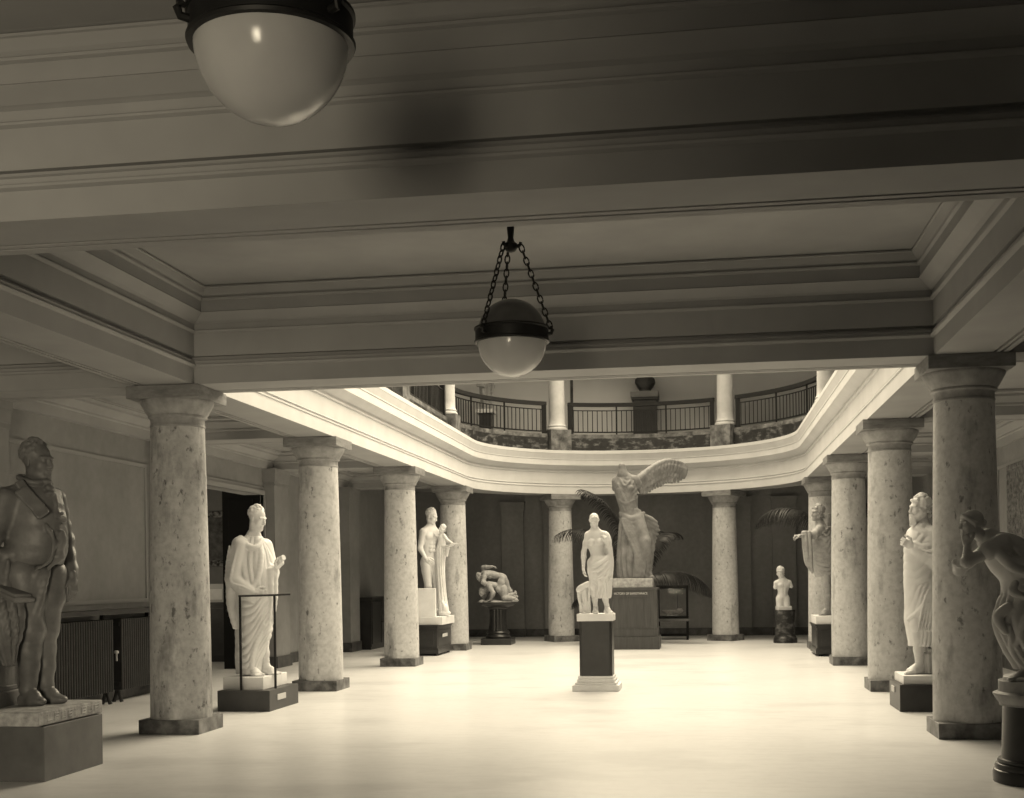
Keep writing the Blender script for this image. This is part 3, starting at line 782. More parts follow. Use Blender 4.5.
def plinth(name, label, cat, loc, sx, sy, h, m, kind='plain', plate=None, group='statue plinths'):
    """loc: centre on the floor; built square to the hall"""
    t = thing(name, label, cat, loc, 0, group)
    b = MB()
    if kind == 'plain':
        b.box(-sx / 2, sx / 2, -sy / 2, sy / 2, 0, h, .006); b.build('block', m, t)
    elif kind == 'panel':
        e = .03
        b.box(-sx / 2 + e, sx / 2 - e, -sy / 2 + e, sy / 2 - e, .1, h - .05)
        for (w, z0, z1) in ((e, .04, .13), (.5 * e, .13, .155), (-.5 * e, h - .07, h - .03), (-e * 1.2, h - .03, h)):
            q = e - w if w > 0 else w + e
            b.box(-sx / 2 + q * .5 if w > 0 else -sx / 2 + w + e, sx / 2 - (q * .5 if w > 0 else w + e), -sy / 2 + (q * .5 if w > 0 else w + e), sy / 2 - (q * .5 if w > 0 else w + e), z0, z1, .003)
        for s in (-1, 1):
            b.box(s * (sx / 2 - e) - .008, s * (sx / 2 - e) + .008, -sy / 2 + .1, sy / 2 - .1, .2, h - .12, .004)
            b.box(-sx / 2 + .1, sx / 2 - .1, s * (sy / 2 - e) - .008, s * (sy / 2 - e) + .008, .2, h - .12, .004)
        b.build('block', m, t)
        for x in (-1, 1):
            for y in (-1, 1):
                MB().lathe([(.018, .03), (.034, .028), (.036, .015), (.03, .002), (.01, 0)], 14).build('caster', M['iron'], t).location = (x * (sx / 2 - .09), y * (sy / 2 - .09), 0)
                MB().box(-.02, .02, -.02, .02, .02, .05).build('caster_fork', M['iron'], t).location = (x * (sx / 2 - .09), y * (sy / 2 - .09), 0)
    if plate:
        side, off, z, w, hh = plate
        p = MB().box(-.006, .006, -w / 2, w / 2, -hh / 2, hh / 2, .002).build('label_plate', M['plate'], t); p['label'] = 'pale label plate'
        if side in 'xX': p.location = (sx / 2 + .004 if side == 'X' else -sx / 2 - .004, off, z)
        else: p.location = (off, -sy / 2 - .004, z); p.rotation_euler = (0, 0, PI / 2)
    return t

# 1 ---- dark statue of a man in a tail coat -----------------------------------
plinth('statue_plinth', 'plain grey box plinth under the dark statue of the coated man', 'plinth', (-5.83, 9.66, 0), 1.30, .97, .437, M['pedg'])
t = fig_root('statue', 'dark statue of a stout man in a tail coat standing beside a draped post', 'statue', (-5.58, 9.93, .556))
sc = 1.22; f = (.90, -.44, 0)
S = Sculpt((-.65, -.7, -.02), (.5, .5, 2.0), .009)
torso(S, (-.04, -.12, 1.10), (-.05, -.12, 1.54), (-.03, -.12, 1.86), ((-.22, -.34, 1.74), (.03, .14, 1.74)), ((-.10, -.22, 1.05), (.03, -.02, 1.05)), f, sc, fat=.25)
limb(S, (-.10, -.22, 1.08), (-.03, -.24, .62), (-.07, -.22, .13), (.175, .108, .07), leg=True, front=f)
limb(S, (.04, -.04, 1.08), (.03, -.08, .62), (.01, -.04, .13), (.165, .102, .068), leg=True, front=f)
wrinkle(S, .009, 42, .1, .32, 1.); wrinkle(S, .006, 26, .3, 1.1, 2.)
for q in range(3): S.chain([(.13 - .03 * q, -.26 - .03 * q, 1.15), (.08 - .05 * q, -.3, .9), (.0 - .03 * q, -.315, .66)], [.02, .02, .01], .03, smooth=4)
parts = [S, head((.005, -.135, 2.045), (.93, -.37, -.03), (-.02, 0, 1), 1.33, .0062, 'short', neck=(-.03, -.12, 1.84)),
         foot((-.07, -.22, .13), (.085, -.31, 0.), sc, shoe=True), foot((.01, -.04, .13), (.20, -.13, 0.), sc, shoe=True),
         hand((-.365, -.46, 1.06), (.1, -.1, -1), (0.3, 1, 0), (1, -.3, 0), sc, .5), hand((.225, .03, 1.06), (.1, -.1, -1), (-.6, .3, 0), (.6, -.8, 0), sc, .55)]
mesh_obj('figure', parts, M['bronze'], t)
C = Sculpt((-.65, -.75, .5), (.55, .5, 2.05), .009)
secs = [(1.17, -.05, -.12, .23, .21), (1.24, -.03, -.13, .255, .23), (1.36, -.02, -.14, .26, .24), (1.5, -.02, -.14, .255, .23), (1.64, -.04, -.13, .26, .23), (1.76, -.06, -.12, .24, .21), (1.83, -.05, -.12, .18, .16), (1.88, -.03, -.12, .12, .115)]
C.loft(secs, flutes([(.004, 5, 0, 9)]), .03)
C.chain([(-.20, -.31, 1.72), (-.30, -.40, 1.40), (-.365, -.46, 1.07)], [.105, .09, .066], .06); C.chain([(.03, .14, 1.74), (.09, .22, 1.38), (.21, .06, 1.08)], [.11, .085, .062], .04)
# skirts of the coat falling behind the legs
C.chain([(-.20, -.08, 1.25), (-.25, -.1, .95), (-.24, -.1, .66)], [.11, .10, .07], .05); C.chain([(-.02, .1, 1.25), (-.12, .1, .95), (-.16, .06, .66)], [.11, .10, .07], .05)
C.chain([(-.2, -.3, 1.24), (-.2, -.34, 1.0), (-.2, -.27, .72)], [.08, .075, .04], .04)
for q in range(3): C.chain([(-.26 + .05 * q, -.26 - .06 * q, 1.2), (-.28 + .05 * q, -.27 - .06 * q, .95), (-.27 + .03 * q, -.24, .72)], [.02, .02, .01], .015, smooth=3)
# turned lapels, standing collar, cravat, waistcoat and buttons
for c_, d_, n_ in (((.05, -.385, 1.69), (.75, -.05, -.85), (.55, -.8, .1)), ((.19, -.17, 1.68), (.28, -.3, -1), (.95, -.2, .2))):
    d_ = nrm(d_); n_ = nrm(n_ - d_ * (np.array(n_) @ d_)); C.box(c_, (.06, .017, .15), [np.cross(n_, d_), n_, d_], .012, .01)
C.box((-.035, -.335, 1.80), (.04, .016, .085), basis((.45, -.85, .2), (-.6, -.2, 1)), .01, .012)
C.chain([(.14, -.33, 1.5), (.2, -.32, 1.36), (.17, -.36, 1.2), (.06, -.4, 1.12)], [.018, .018, .018, .01], .012, smooth=5)
C.chain([(.10, -.2, 1.87), (.02, -.26, 1.86), (-.09, -.25, 1.89), (-.15, -.14, 1.92), (-.10, -.02, 1.92), (.02, .0, 1.89), (.09, -.07, 1.86)], .022, .015, smooth=4)
for dx, z in ((0, 1.87), (.02, 1.82), (.035, 1.77)): C.ell((.105 + dx, -.19 - dx, z), (.04, .05, .028), None, .012)
for z in (1.6, 1.52, 1.44, 1.36): C.ell((.245, -.25, z), (.014,) * 3, None, .004)
C.chain([(.23, -.24, 1.4), (.21, -.26, 1.24), (.14, -.3, 1.14)], [.05, .045, .02], .03)
wrinkle(C, .004, 46, 1.0, 1.7, .5); wrinkle(C, .006, 22, .6, 1.25, 3.)
o = mesh_obj('tail_coat', [C], M['bronze'], t)
b = MB().box(-.75, -.22, -.62, -.12, 0, .93, .01); b.box(-.79, -.19, -.66, -.09, .86, .96, .012); b.box(-.78, -.19, -.65, -.09, 0, .13, .012); b.box(-.77, -.205, -.64, -.105, .13, .17, .008)
b.build('post', M['bronze'], t)
D = Sculpt((-.6, -.85, .3), (.1, -.05, 1.02), .0095)
D.loft([(.34, -.13, -.46, .04, .04), (.5, -.15, -.46, .085, .08), (.62, -.155, -.46, .13, .11), (.74, -.16, -.45, .15, .12), (.86, -.17, -.44, .15, .12), (.93, -.17, -.42, .11, .10)], cloth(('p', .03, 9, .6, 5, .3, .95), ('s', .016, .12, .2, .2, .5, .95)), .03)
D.box((-.11, -.45, .93), (.12, .15, .022), basis((.9, -.3, -.35), (0, 0, 1)), .01, .02); D.box((-.11, -.45, .965), (.10, .13, .012), basis((.9, -.3, -.35), (0, 0, 1)), .006, .004)
D.chain([(-.36, -.66, .94), (-.28, -.62, .84), (-.2, -.54, .7), (-.16, -.5, .45)], [.03, .04, .04, .02], .05, smooth=5)
mesh_obj('draped_cloth', [D], M['bronze'], t)
bs = MB().box(-.98, .39, -.82, .24, -.112, 0, .012).build('base', M['stone'], t); bs.rotation_euler = (0, 0, -YAW); bs.location = (.0, .0, 0)
# one worn band of shallow raised characters
ny, nz = 84, 16; g = np.zeros((ny, nz))
for i in range(8):
    o = 3 + i * 10; g[o:o + 2, 3:13] = 1
    if i % 3 != 1: g[o:o + 7, 3:5] = 1
    if i % 2: g[o:o + 6, 7:9] = 1; g[o:o + 7, 11:13] = 1
    if i % 4 == 2: g[o + 5:o + 7, 3:13] = 1
v = [(.391 + .006 * g[i, j], -.72 + .92 * i / (ny - 1), -.100 + .088 * j / (nz - 1)) for i in range(ny) for j in range(nz)]
b = MB().add(v, [(i * nz + j, (i + 1) * nz + j, (i + 1) * nz + j + 1, i * nz + j + 1) for i in range(ny - 1) for j in range(nz - 1)])
lt = b.build('lettering', M['stone'], bs); lt['label'] = 'worn carved letters'

# 2 ---- robed statue with rail --------------------------------------------------
plinth('statue_plinth', 'low dark plinth under the robed statue, carrying an iron rail', 'plinth', (-5.505, 14.865, 0), .66, 1.07, .252, M['ped'], plate=('X', -.12, .15, .3, .07))
t = fig_root('statue', 'white statue of a man in a long toga holding a scroll, behind an iron rail', 'statue', (-5.53, 14.80, .404))
bs = MB().box(-.29, .225, -.36, .5, -.152, .0, .006).build('base', M['white'], t); bs.rotation_euler = (0, 0, -YAW); bs.location = (.01, .02, 0)
sc = 1.13; f = (.8, -.6, 0)
S = Sculpt((-.42, -.45, -.01), (.5, .4, 1.9), .0095)
torso(S, (0, 0, 1.08), (-.02, 0, 1.46), (.01, -.01, 1.74), ((-.13, -.17, 1.60), (.12, .14, 1.60)), ((-.06, -.08, 1.), (.06, .08, 1.)), f, sc)
limb(S, (-.05, -.07, 1.0), (-.02, -.1, .55), (-.02, -.1, .1), (.1, .07, .045), leg=True, front=f); limb(S, (.05, .07, 1.0), (.1, .04, .55), (.13, .04, .1), (.1, .07, .045), leg=True, front=f)
S.chain([(.12, .14, 1.58), (.2, .1, 1.24), (.29, -.05, 1.33)], [.065, .055, .034], .03); S.chain([(-.13, -.17, 1.58), (-.22, -.2, 1.2), (.05, -.25, 1.03)], [.065, .056, .036], .03)
parts = [S, head((.06, -.03, 1.94), (.86, -.42, -.28), (.12, -.05, 1), sc, .006, 'short', neck=(.01, -.01, 1.72)),
         hand((.29, -.05, 1.33), (.75, -.5, .55), (-.2, .2, .9), (-.6, .3, .4), sc, 1.1), hand((.05, -.25, 1.03), (.9, .36, -.12), (.3, .8, 0), (0, -.2, 1), sc, .7),
         foot((-.02, -.1, .10), (.12, -.24, 0), sc), foot((.13, .04, .10), (.30, -.02, 0), sc)]
mesh_obj('figure', parts, M['plaster'], t)
D = Sculpt((-.45, -.5, -.01), (.5, .45, 1.85), .0085)
secs = [(.02, -.07, -.02, .155, .17), (.19, -.075, -.01, .17, .18), (.4, -.03, 0, .205, .205), (.54, -.01, 0, .23, .215), (.93, 0, 0, .245, .23), (1.15, -.015, 0, .255, .235), (1.35, -.03, 0, .245, .22), (1.52, -.015, 0, .205, .20), (1.64, .0, 0, .15, .17), (1.72, .0, 0, .085, .10)]
D.loft(secs, cloth(('s', .024, .105, .22, .30, .08, .93), ('s', .026, .13, .05, .25, .85, 1.06), ('p', .024, 19, .3, 1.2, 1.06, 1.7)), .02)
D.chain([(-.13, -.17, 1.62), (-.22, -.205, 1.2), (.02, -.245, 1.04)], [.10, .085, .058], .04)
D.chain([(.12, .12, 1.6), (.2, .06, 1.27), (.25, -.02, 1.3)], [.1, .1, .065], .05)
strands(D, secs, [[.03, (.07, 1.7), (.12, 1.5), (.1, 1.25), (.02, 1.06)], [.022, (-.09, 1.66), (-.1, 1.45), (-.06, 1.2)], [.024, (.0, .04), (.0, .2), (.06, .42), (.15, .62)]], k=.02, lift=-.004)
for i, (x, y) in enumerate(((.225, -.1), (.265, -.03), (.25, .06), (.20, .12))): D.chain([(x, y, 1.3), (x - .005, y + .01, .95), (x - .03, y + .01, .62 + .03 * i)], [.04, .036, .016], .015, smooth=4)
for i in range(4): D.chain([(-.14 - .035 * i, -.255 + .01 * i, 1.6), (-.2 - .025 * i, -.28 + .012 * i, 1.35), (-.22 - .015 * i, -.29 + .02 * i, 1.16), (-.08, -.295, 1.10 - .035 * i), (.01, -.29, 1.06 - .015 * i)], [.012, .018, .018, .015, .01], .012, smooth=4)
D.chain([(-.25, -.18, 1.2), (-.26, -.15, .9), (-.22, -.14, .6)], [.05, .045, .02], .03, smooth=4)
D.chain([(-.12, -.16, 1.7), (-.03, -.19, 1.6), (.07, -.18, 1.58), (.12, -.06, 1.68)], [.035, .03, .03, .03], .02, smooth=5)
mesh_obj('toga', [D], M['plaster'], t)
MB().tube([(.30, -.06, 1.40), (.35, -.1, 1.43), (.40, -.14, 1.455)], .034, 14).build('scroll', M['plaster'], t)
b = thing('guard_rail', 'thin black iron rail standing on the plinth in front of the toga statue', 'railing', (-5.555, 14.39, .252), 0)
MB().lathe([(.016, 0), (.016, 1.14)], 10).build('post', M['iron'], b)
o = MB().lathe([(.016, 0), (.016, 1.15)], 10).build('post', M['iron'], b); o.location = (.335, .28, 0)
MB().tube([(-.012, -.01, 1.14), (.335, .28, 1.145), (.49, .41, 1.15)], .013, 8).build('top_bar', M['iron'], b)

# 3 ---- man carrying a child ------------------------------------------------------
plinth('statue_plinth', 'dark panelled plinth on casters under the man carrying a child', 'plinth', (-5.86, 25.62, 0), .96, 1.5, .632, M['pedb'], 'panel', plate=('X', -.1, .4, .5, .07))
t = fig_root('statue', 'white statue of a nude man carrying a small child beside fallen drapery', 'statue', (-5.60, 25.55, .794))
bs = MB().box(-.42, .30, -.62, .62, -.162, 0, .006).build('base', M['white'], t); bs.rotation_euler = (0, 0, -YAW)
MB().box(-.33, .055, -.52, -.18, 0, .585, .008).build('support_block', M['white'], t)
sc = 1.24; f = (.72, -.69, 0)
S = Sculpt((-.5, -.5, -.01), (.55, .5, 2.1), .0115)
torso(S, (-.10, .08, 1.19), (-.09, .05, 1.62), (-.05, .05, 1.90), ((-.21, -.12, 1.76), (.07, .18, 1.74)), ((-.17, .02, 1.1), (-.03, .14, 1.1)), f, sc)
limb(S, (-.17, .02, 1.12), (-.12, -.03, .62), (-.13, .08, .12), (.115, .075, .05), leg=True, front=f); limb(S, (-.02, .14, 1.12), (.03, .12, .62), (.02, .2, .12), (.11, .072, .05), leg=True, front=f)
S.chain([(-.21, -.12, 1.76), (-.27, -.16, 1.42), (-.15, -.26, 1.2)], [.07, .058, .038], .03); S.chain([(.07, .18, 1.74), (.16, .16, 1.42), (.26, -.06, 1.45)], [.068, .056, .038], .03)
# hair-cropped head turned down to the child
parts = [S, head((-.035, .02, 2.08), (.86, -.4, -.3), (.1, 0, 1), sc, .0075, 'short', neck=(-.05, .05, 1.88)),
         hand((.26, -.06, 1.45), (.8, -.6, .1), (0, .1, 1), (.2, .5, .6), sc, .3), hand((-.15, -.26, 1.2), (.7, -.2, -.6), (0, 1, 0), (0, 0, 1), sc, .6),
         foot((-.13, .08, .12), (.03, -.06, 0), sc), foot((.02, .2, .12), (.2, .1, 0), sc)]
mesh_obj('figure', parts, M['plaster'], t)
K = Sculpt((-.0, -.4, 1.2), (.62, .4, 2.), .008)
K.ell((.17, .02, 1.52), (.085, .08, .11), None, .03); K.ell((.165, .02, 1.65), (.075, .065, .09), None, .04); K.ell((.16, .03, 1.45), (.09, .09, .08), None, .03)
K.cap((.165, .02, 1.7), (.18, .0, 1.78), .035, .035, .02); K.chain([(.22, -.02, 1.69), (.3, -.07, 1.58), (.42, -.12, 1.5)], [.036, .032, .022], .02); K.chain([(.12, .04, 1.69), (.06, -.03, 1.68), (.0, -.04, 1.74)], [.034, .03, .022], .02)
K.chain([(.2, -.02, 1.45), (.3, -.1, 1.42), (.28, -.12, 1.26)], [.055, .045, .03], .02); K.chain([(.14, .08, 1.45), (.22, .0, 1.36), (.2, .0, 1.22)], [.05, .042, .028], .02)
mesh_obj('child', [K, head((.185, -.01, 1.83), (-.75, -.6, .25), (0, 0, 1), .66, .0065, 'curly', neck=(.17, .02, 1.74)), hand((.41, -.115, 1.505), (.9, -.25, -.1), (0, 0, 1), (0, 1, 0), .62, .3)], M['plaster'], t)
D = Sculpt((-.2, -.4, -.01), (.5, .5, 1.62), .0105)
secs = [(.0, .19, -.02, .10, .11), (.1, .2, -.02, .105, .11), (.4, .165, 0, .09, .10), (.75, .14, .02, .085, .10), (1.1, .13, .04, .095, .11), (1.35, .15, .04, .11, .13), (1.5, .16, .05, .08, .1)]
D.loft(secs, cloth(('p', .03, 11, 0, 1.2, 0, 1.5)), .03)
D.ell((.25, -.1, .06), (.1, .1, .06), None, .03); D.chain([(.16, -.1, .32), (.25, -.16, .16), (.27, -.14, .03)], [.02, .035, .03], .02, smooth=4)
D.ell((.24, -.12, .17), (.06, .07, .07), None, .02)
mesh_obj('drapery', [D], M['plaster'], t)

# 4 ---- wrestlers ---------------------------------------------------------------------
t = thing('pedestal', 'dark fluted round pedestal with a wide top under the wrestlers', 'pedestal', (-4.86, 29.2, 0), 0)
MB().box(-.36, .36, -.36, .36, 0, .15, .008).build('foot', M['pedb'], t)
b = MB(); n = 96; rows = [(.29, .15), (.30, .19), (.27, .22), (.26, .25), (.28, .28), (.255, .32)]
b.lathe(rows, 48)
v = []; pr = [(.235, .32), (.205, .5), (.2, .7), (.205, .84)]
for r, z in pr:
    for i in range(n):
        a = 2 * PI * i / n; q = r - .016 * abs(math.sin(a * 10)) ** .7; v.append((q * math.cos(a), q * math.sin(a), z))
b.add(v, [(j * n + i, j * n + (i + 1) % n, (j + 1) * n + (i + 1) % n, (j + 1) * n + i) for j in range(3) for i in range(n)], True)
b.lathe([(.22, .835), (.24, .85), (.25, .865), (.25, .885)], 48); b.build('fluted_shaft', M['pedb'], t)
MB().lathe([(.27, .885), (.38, .92), (.43, .965), (.44, .985)], 40).build('top', M['pedb'], t)
t = fig_root('statue', 'pale statue of two men wrestling, one bent over the other, on a round pedestal', 'statue', (-4.86, 29.2, .999))
G = Sculpt((-.6, -.5, -.01), (.6, .5, .12), .012)
G.ell((0, 0, .0), (.49, .30, .055), None, .02); rnd = random.Random(2)
for i in range(16): G.ell((rnd.uniform(-.4, .4), rnd.uniform(-.2, .2), .03), (rnd.uniform(.05, .1), rnd.uniform(.05, .1), .035), None, .02)
mesh_obj('base', [G], M['plaster2'], t)
sc = .74
S = Sculpt((-.65, -.5, .0), (.6, .5, 1.0), .0085)
# upper man bent forward to the side with one arm raised
torso(S, (.10, .02, .60), (-.14, .0, .665), (-.33, .0, .68), ((-.28, -.14, .68), (-.30, .14, .70)), ((.12, -.07, .55), (.13, .08, .55)), (-.1, -.25, -1), sc * 1.12)
limb(S, (.13, -.07, .55), (.02, -.15, .31), (.22, -.16, .12), (.10, .068, .04), leg=True, front=(-1, 0, 0)); limb(S, (.14, .08, .55), (.24, .14, .32), (.34, .16, .1), (.10, .068, .04), leg=True, front=(-1, 0, 0))
limb(S, (-.29, -.12, .69), (-.34, -.2, .48), (-.18, -.2, .40), (.06, .05, .032)); limb(S, (-.30, .13, .70), (-.34, .1, .83), (-.12, .02, .85), (.06, .05, .032))
p1 = [S, head((-.43, -.02, .60), (-.75, -.45, -.45), (-.7, 0, .7), sc, .0065, 'curly', neck=(-.33, 0, .67)), hand((-.12, .02, .85), (1, -.1, .0), (0, 0, -1), (0, -1, 0), sc, .9), hand((-.18, -.2, .40), (1, .2, 0), (0, 1, 0), (0, 0, 1), sc, .8),
      foot((.22, -.16, .12), (.36, -.16, .02), sc), foot((.34, .16, .1), (.46, .15, .04), sc)]
mesh_obj('upper_figure', p1, M['plaster2'], t)
S = Sculpt((-.65, -.5, .0), (.6, .5, .75), .0085)
# lower man on hands and knees
torso(S, (.10, -.05, .36), (-.12, -.08, .40), (-.27, -.1, .34), ((-.2, -.23, .38), (-.22, .07, .36)), ((.13, -.13, .30), (.13, .04, .30)), (-.1, -.15, -1), sc * 1.12)
limb(S, (.13, -.13, .31), (.16, -.2, .10), (.40, -.18, .09), (.105, .07, .042), leg=True, front=(-1, 0, 0)); limb(S, (.13, .04, .31), (.2, .1, .1), (.42, .08, .2), (.105, .07, .042), leg=True, front=(-1, 0, 0))
limb(S, (-.2, -.23, .38), (-.10, -.30, .23), (-.16, -.28, .07), (.06, .05, .032)); limb(S, (-.22, .07, .36), (-.3, .1, .2), (-.34, .05, .07), (.06, .05, .032))
p2 = [S, head((-.37, -.13, .24), (-.8, -.5, -.3), (-.4, -.1, .9), sc, .0065, 'curly', neck=(-.27, -.1, .33)), hand((-.16, -.28, .08), (-.7, -.1, -.4), (-.2, 0, -1), (0, 1, 0), sc, .2), hand((-.34, .05, .08), (-.8, -.1, -.3), (-.2, 0, -1), (0, -1, 0), sc, .2),
      foot((.40, -.18, .09), (.50, -.17, .03), sc), foot((.42, .08, .2), (.40, .08, .1), sc)]
mesh_obj('lower_figure', p2, M['plaster2'], t)

# 5 ---- woman with drapery round the hips, middle of the hall ----------------------------
t = thing('pedestal', 'tall dark square pedestal on a stepped white foot, alone in the middle of the floor', 'pedestal', (-1.49, 17.31, 0), 0)
b = MB().box(-.32, .32, -.32, .32, 0, .085, .005); b.box(-.285, .285, -.285, .285, .085, .12, .01); b.box(-.26, .26, -.26, .26, .12, .165, .012); b.box(-.245, .245, -.245, .245, .165, .205, .01)
b.build('foot', M['white'], t)
b = MB(); w = .225; c = .035
pl = [(-w + c, -w), (w - c, -w), (w, -w + c), (w, w - c), (w - c, w), (-w + c, w), (-w, w - c), (-w, -w + c)]
nv = [(x, y, z) for z in (.205, .962) for x, y in pl]
b.add(nv, [tuple(range(8))[::-1], tuple(range(8, 16))] + [(i, (i + 1) % 8, 8 + (i + 1) % 8, 8 + i) for i in range(8)])
b.build('shaft', M['pedb'], t)
t = fig_root('statue', 'white statue of a woman with drapery round her hips beside an urn', 'statue', (-1.49, 17.26, 1.06))
bs = MB().box(-.25, .25, -.22, .24, -.098, 0, .006).build('base', M['white'], t); bs.rotation_euler = (0, 0, -YAW)
sc = .765; f = (.12, -.99, 0)
S = Sculpt((-.4, -.3, -.005), (.42, .3, 1.3), .0065)
torso(S, (.04, 0, .735), (.0, .0, .985), (-.005, .0, 1.17), ((-.10, .0, 1.09), (.105, .0, 1.095)), ((-.045, 0, .69), (.105, 0, .69)), f, sc, fem=True)
limb(S, (-.04, 0, .70), (-.035, -.05, .39), (-.005, .03, .075), (.078, .05, .03), leg=True, front=f); limb(S, (.105, 0, .70), (.09, -.07, .39), (.155, .02, .075), (.078, .05, .03), leg=True, front=f)
limb(S, (-.108, .0, 1.085), (-.16, .02, .85), (-.172, -.05, .63), (.038, .032, .022)); limb(S, (.11, 0, 1.09), (.185, .0, .9), (.15, -.1, .98), (.04, .034, .022))
parts = [S, head((-.012, -.015, 1.285), (.05, -.98, -.25), (0, -.1, 1), sc, .0045, 'bun', neck=(-.005, 0, 1.16)), hand((-.172, -.05, .63), (.0, -.1, -1), (.9, 0, 0), (0, -1, 0), sc, .6, .0045), hand((.15, -.1, .98), (-.25, -.2, .9), (-.4, .8, 0), (-.8, -.2, 0), sc, .8, .0045),
         foot((-.005, .03, .075), (-.02, -.12, 0), sc, .005), foot((.155, .02, .075), (.2, -.11, 0), sc, .005)]
mesh_obj('figure', parts, M['plaster'], t)
D = Sculpt((-.3, -.3, .1), (.42, .3, 1.2), .0065)
secs = [(.21, .09, 0, .105, .10), (.3, .085, -.01, .12, .11), (.45, .075, -.02, .135, .125), (.6, .055, 0, .15, .13), (.70, .045, 0, .155, .13), (.76, .05, 0, .14, .12), (.8, .06, 0, .11, .10)]
D.loft(secs, cloth(('s', .016, .07, .12, .1, .42, .8), ('p', .016, 13, .3, 2.5, .2, .5)), .015)
strands(D, secs, [[.028, (-.1, .62), (.02, .68), (.13, .75), (.2, .83)], [.022, (-.1, .58), (.02, .6), (.13, .68), (.2, .76)], [.018, (-.07, .5), (.04, .5), (.14, .6), (.19, .7)], [.016, (-.03, .42), (.06, .4), (.15, .52), (.19, .64)],
                  [.015, (.0, .25), (.03, .4), (.0, .56)], [.015, (.1, .22), (.12, .36), (.1, .5)], [.014, (.05, .23), (.07, .34), (.05, .46)]], k=.015)
D.chain([(.175, -.06, .99), (.195, -.02, .84), (.195, .0, .55), (.19, .0, .24)], [.035, .045, .04, .026], .015, smooth=6); D.chain([(.2, .03, .92), (.22, .02, .7), (.205, .02, .4)], [.03, .036, .02], .012, smooth=6); D.chain([(.12, .04, 1.02), (.15, .04, .85), (.16, .03, .7)], [.045, .055, .05], .02)
D.chain([(.18, -.06, .92), (.19, -.06, .7), (.18, -.06, .3)], [.018, .02, .012], .01, smooth=5); D.chain([(.11, .03, 1.12), (.16, -.03, 1.08), (.19, -.06, .98)], [.028, .034, .034], .02, smooth=5)
mesh_obj('drapery', [D], M['plaster'], t)
W = Sculpt((-.36, -.2, -.0), (.0, .25, .5), .006)
W.loft([(.0, -.15, .03, .075, .075), (.06, -.15, .03, .08, .08), (.2, -.155, .03, .075, .075), (.29, -.165, .03, .075, .075), (.34, -.17, .03, .082, .08), (.36, -.17, .03, .085, .082)], flutes([(.004, 9, 0, 2)]), .01)
W.chain([(-.25, -.02, .33), (-.21, -.05, .36), (-.13, -.03, .4), (-.06, .02, .42)], [.025, .032, .034, .03], .02, smooth=5); W.chain([(-.24, .0, .34), (-.235, -.04, .2), (-.2, -.05, .06)], [.022, .018, .014], .015, smooth=4)
W.chain([(-.09, -.05, .38), (-.1, -.055, .2), (-.1, -.05, .04)], [.018, .016, .016], .015, smooth=4)
mesh_obj('urn', [W], M['plaster'], t)

# 6 ---- headless winged figure ---------------------------------------------------------
t = thing('pedestal', 'large brown panelled pedestal with a name strip under the winged figure', 'pedestal', (-1.49, 27.35, 0), 0)
b = MB().box(-.525, .525, -.55, .55, 0, .27, .006); b.box(-.50, .50, -.525, .525, .27, .285, .004); b.box(-.488, .488, -.515, .515, .285, .44, .004); b.box(-.495, .495, -.52, .52, .44, .455, .003); b.box(-.475, .475, -.50, .50, .455, 1.27)
b.box(-.50, .50, -.525, .525, 1.27, 1.325, .006)
for x in (-.475, .2, .34): b.box(x, x + .135 if x != .2 else x + .012, -.512, -.497, .456, 1.119, .002)
b.box(-.475, .475, -.512, -.5, 1.12, 1.27, .002)
b.build('body', M['pedw'], t)
cu = bpy.data.curves.new('lettering', 'FONT'); cu.body = 'VICTORY OF SAMOTHRACE'; cu.size = .082; cu.extrude = .004; cu.align_x = 'CENTER'; cu.align_y = 'CENTER'; cu.space_character = 1.0
tm = bpy.data.objects.new('tmp', cu); COL.objects.link(tm); bpy.context.view_layer.update()
me = bpy.data.meshes.new_from_object(tm.evaluated_get(bpy.context.evaluated_depsgraph_get())); bpy.data.objects.remove(tm)
xs = [v.co.x for v in me.vertices]; wdt = max(xs) - min(xs)
o = link('lettering', me, M['gold'], t); o.rotation_euler = (PI / 2, 0, 0); o.scale = (.72 / wdt, .72 / wdt * 1.2, 1); o.location = (-.08, -.52, 1.20); o['label'] = 'light raised lettering'
t = fig_root('statue', 'tall headless winged figure in wind-blown drapery striding forward on a large pedestal', 'statue', (-1.5, 27.30, 1.53))
bs = MB().box(-.46, .40, -.45, .45, -.205, .0, .01).build('base', M['stone'], t); bs.rotation_euler = (0, 0, -YAW)
sc = 1.5; f = (-.45, -.89, 0)
S = Sculpt((-.7, -.7, -.01), (.7, .8, 2.55), .0125)
torso(S, (-.05, .05, 1.38), (-.17, -.02, 1.92), (-.24, -.06, 2.28), ((-.37, .03, 2.12), (.03, -.06, 2.14)), ((-.15, .06, 1.26), (.08, .0, 1.26)), f, sc * .96, fem=True)
S.cap((-.23, -.06, 2.25), (-.26, -.08, 2.44), .09, .075, .04)
limb(S, (.07, .0, 1.28), (.2, -.22, .8), (.28, .02, .14), (.16, .105, .065), leg=True, front=f); limb(S, (-.15, .08, 1.28), (-.2, .0, .72), (-.1, .3, .14), (.16, .1, .06), leg=True, front=f)
S.cap((-.37, .03, 2.12), (-.385, .06, 1.98), .1, .085, .05); S.cap((.03, -.05, 2.14), (.1, .0, 2.06), .1, .085, .05)
mesh_obj('figure', [S, foot((.28, .02, .15), (.33, -.22, .0), sc, .0095)], M['plaster4'], t)
D = Sculpt((-.75, -.7, -.01), (.85, .8, 2.4), .012)
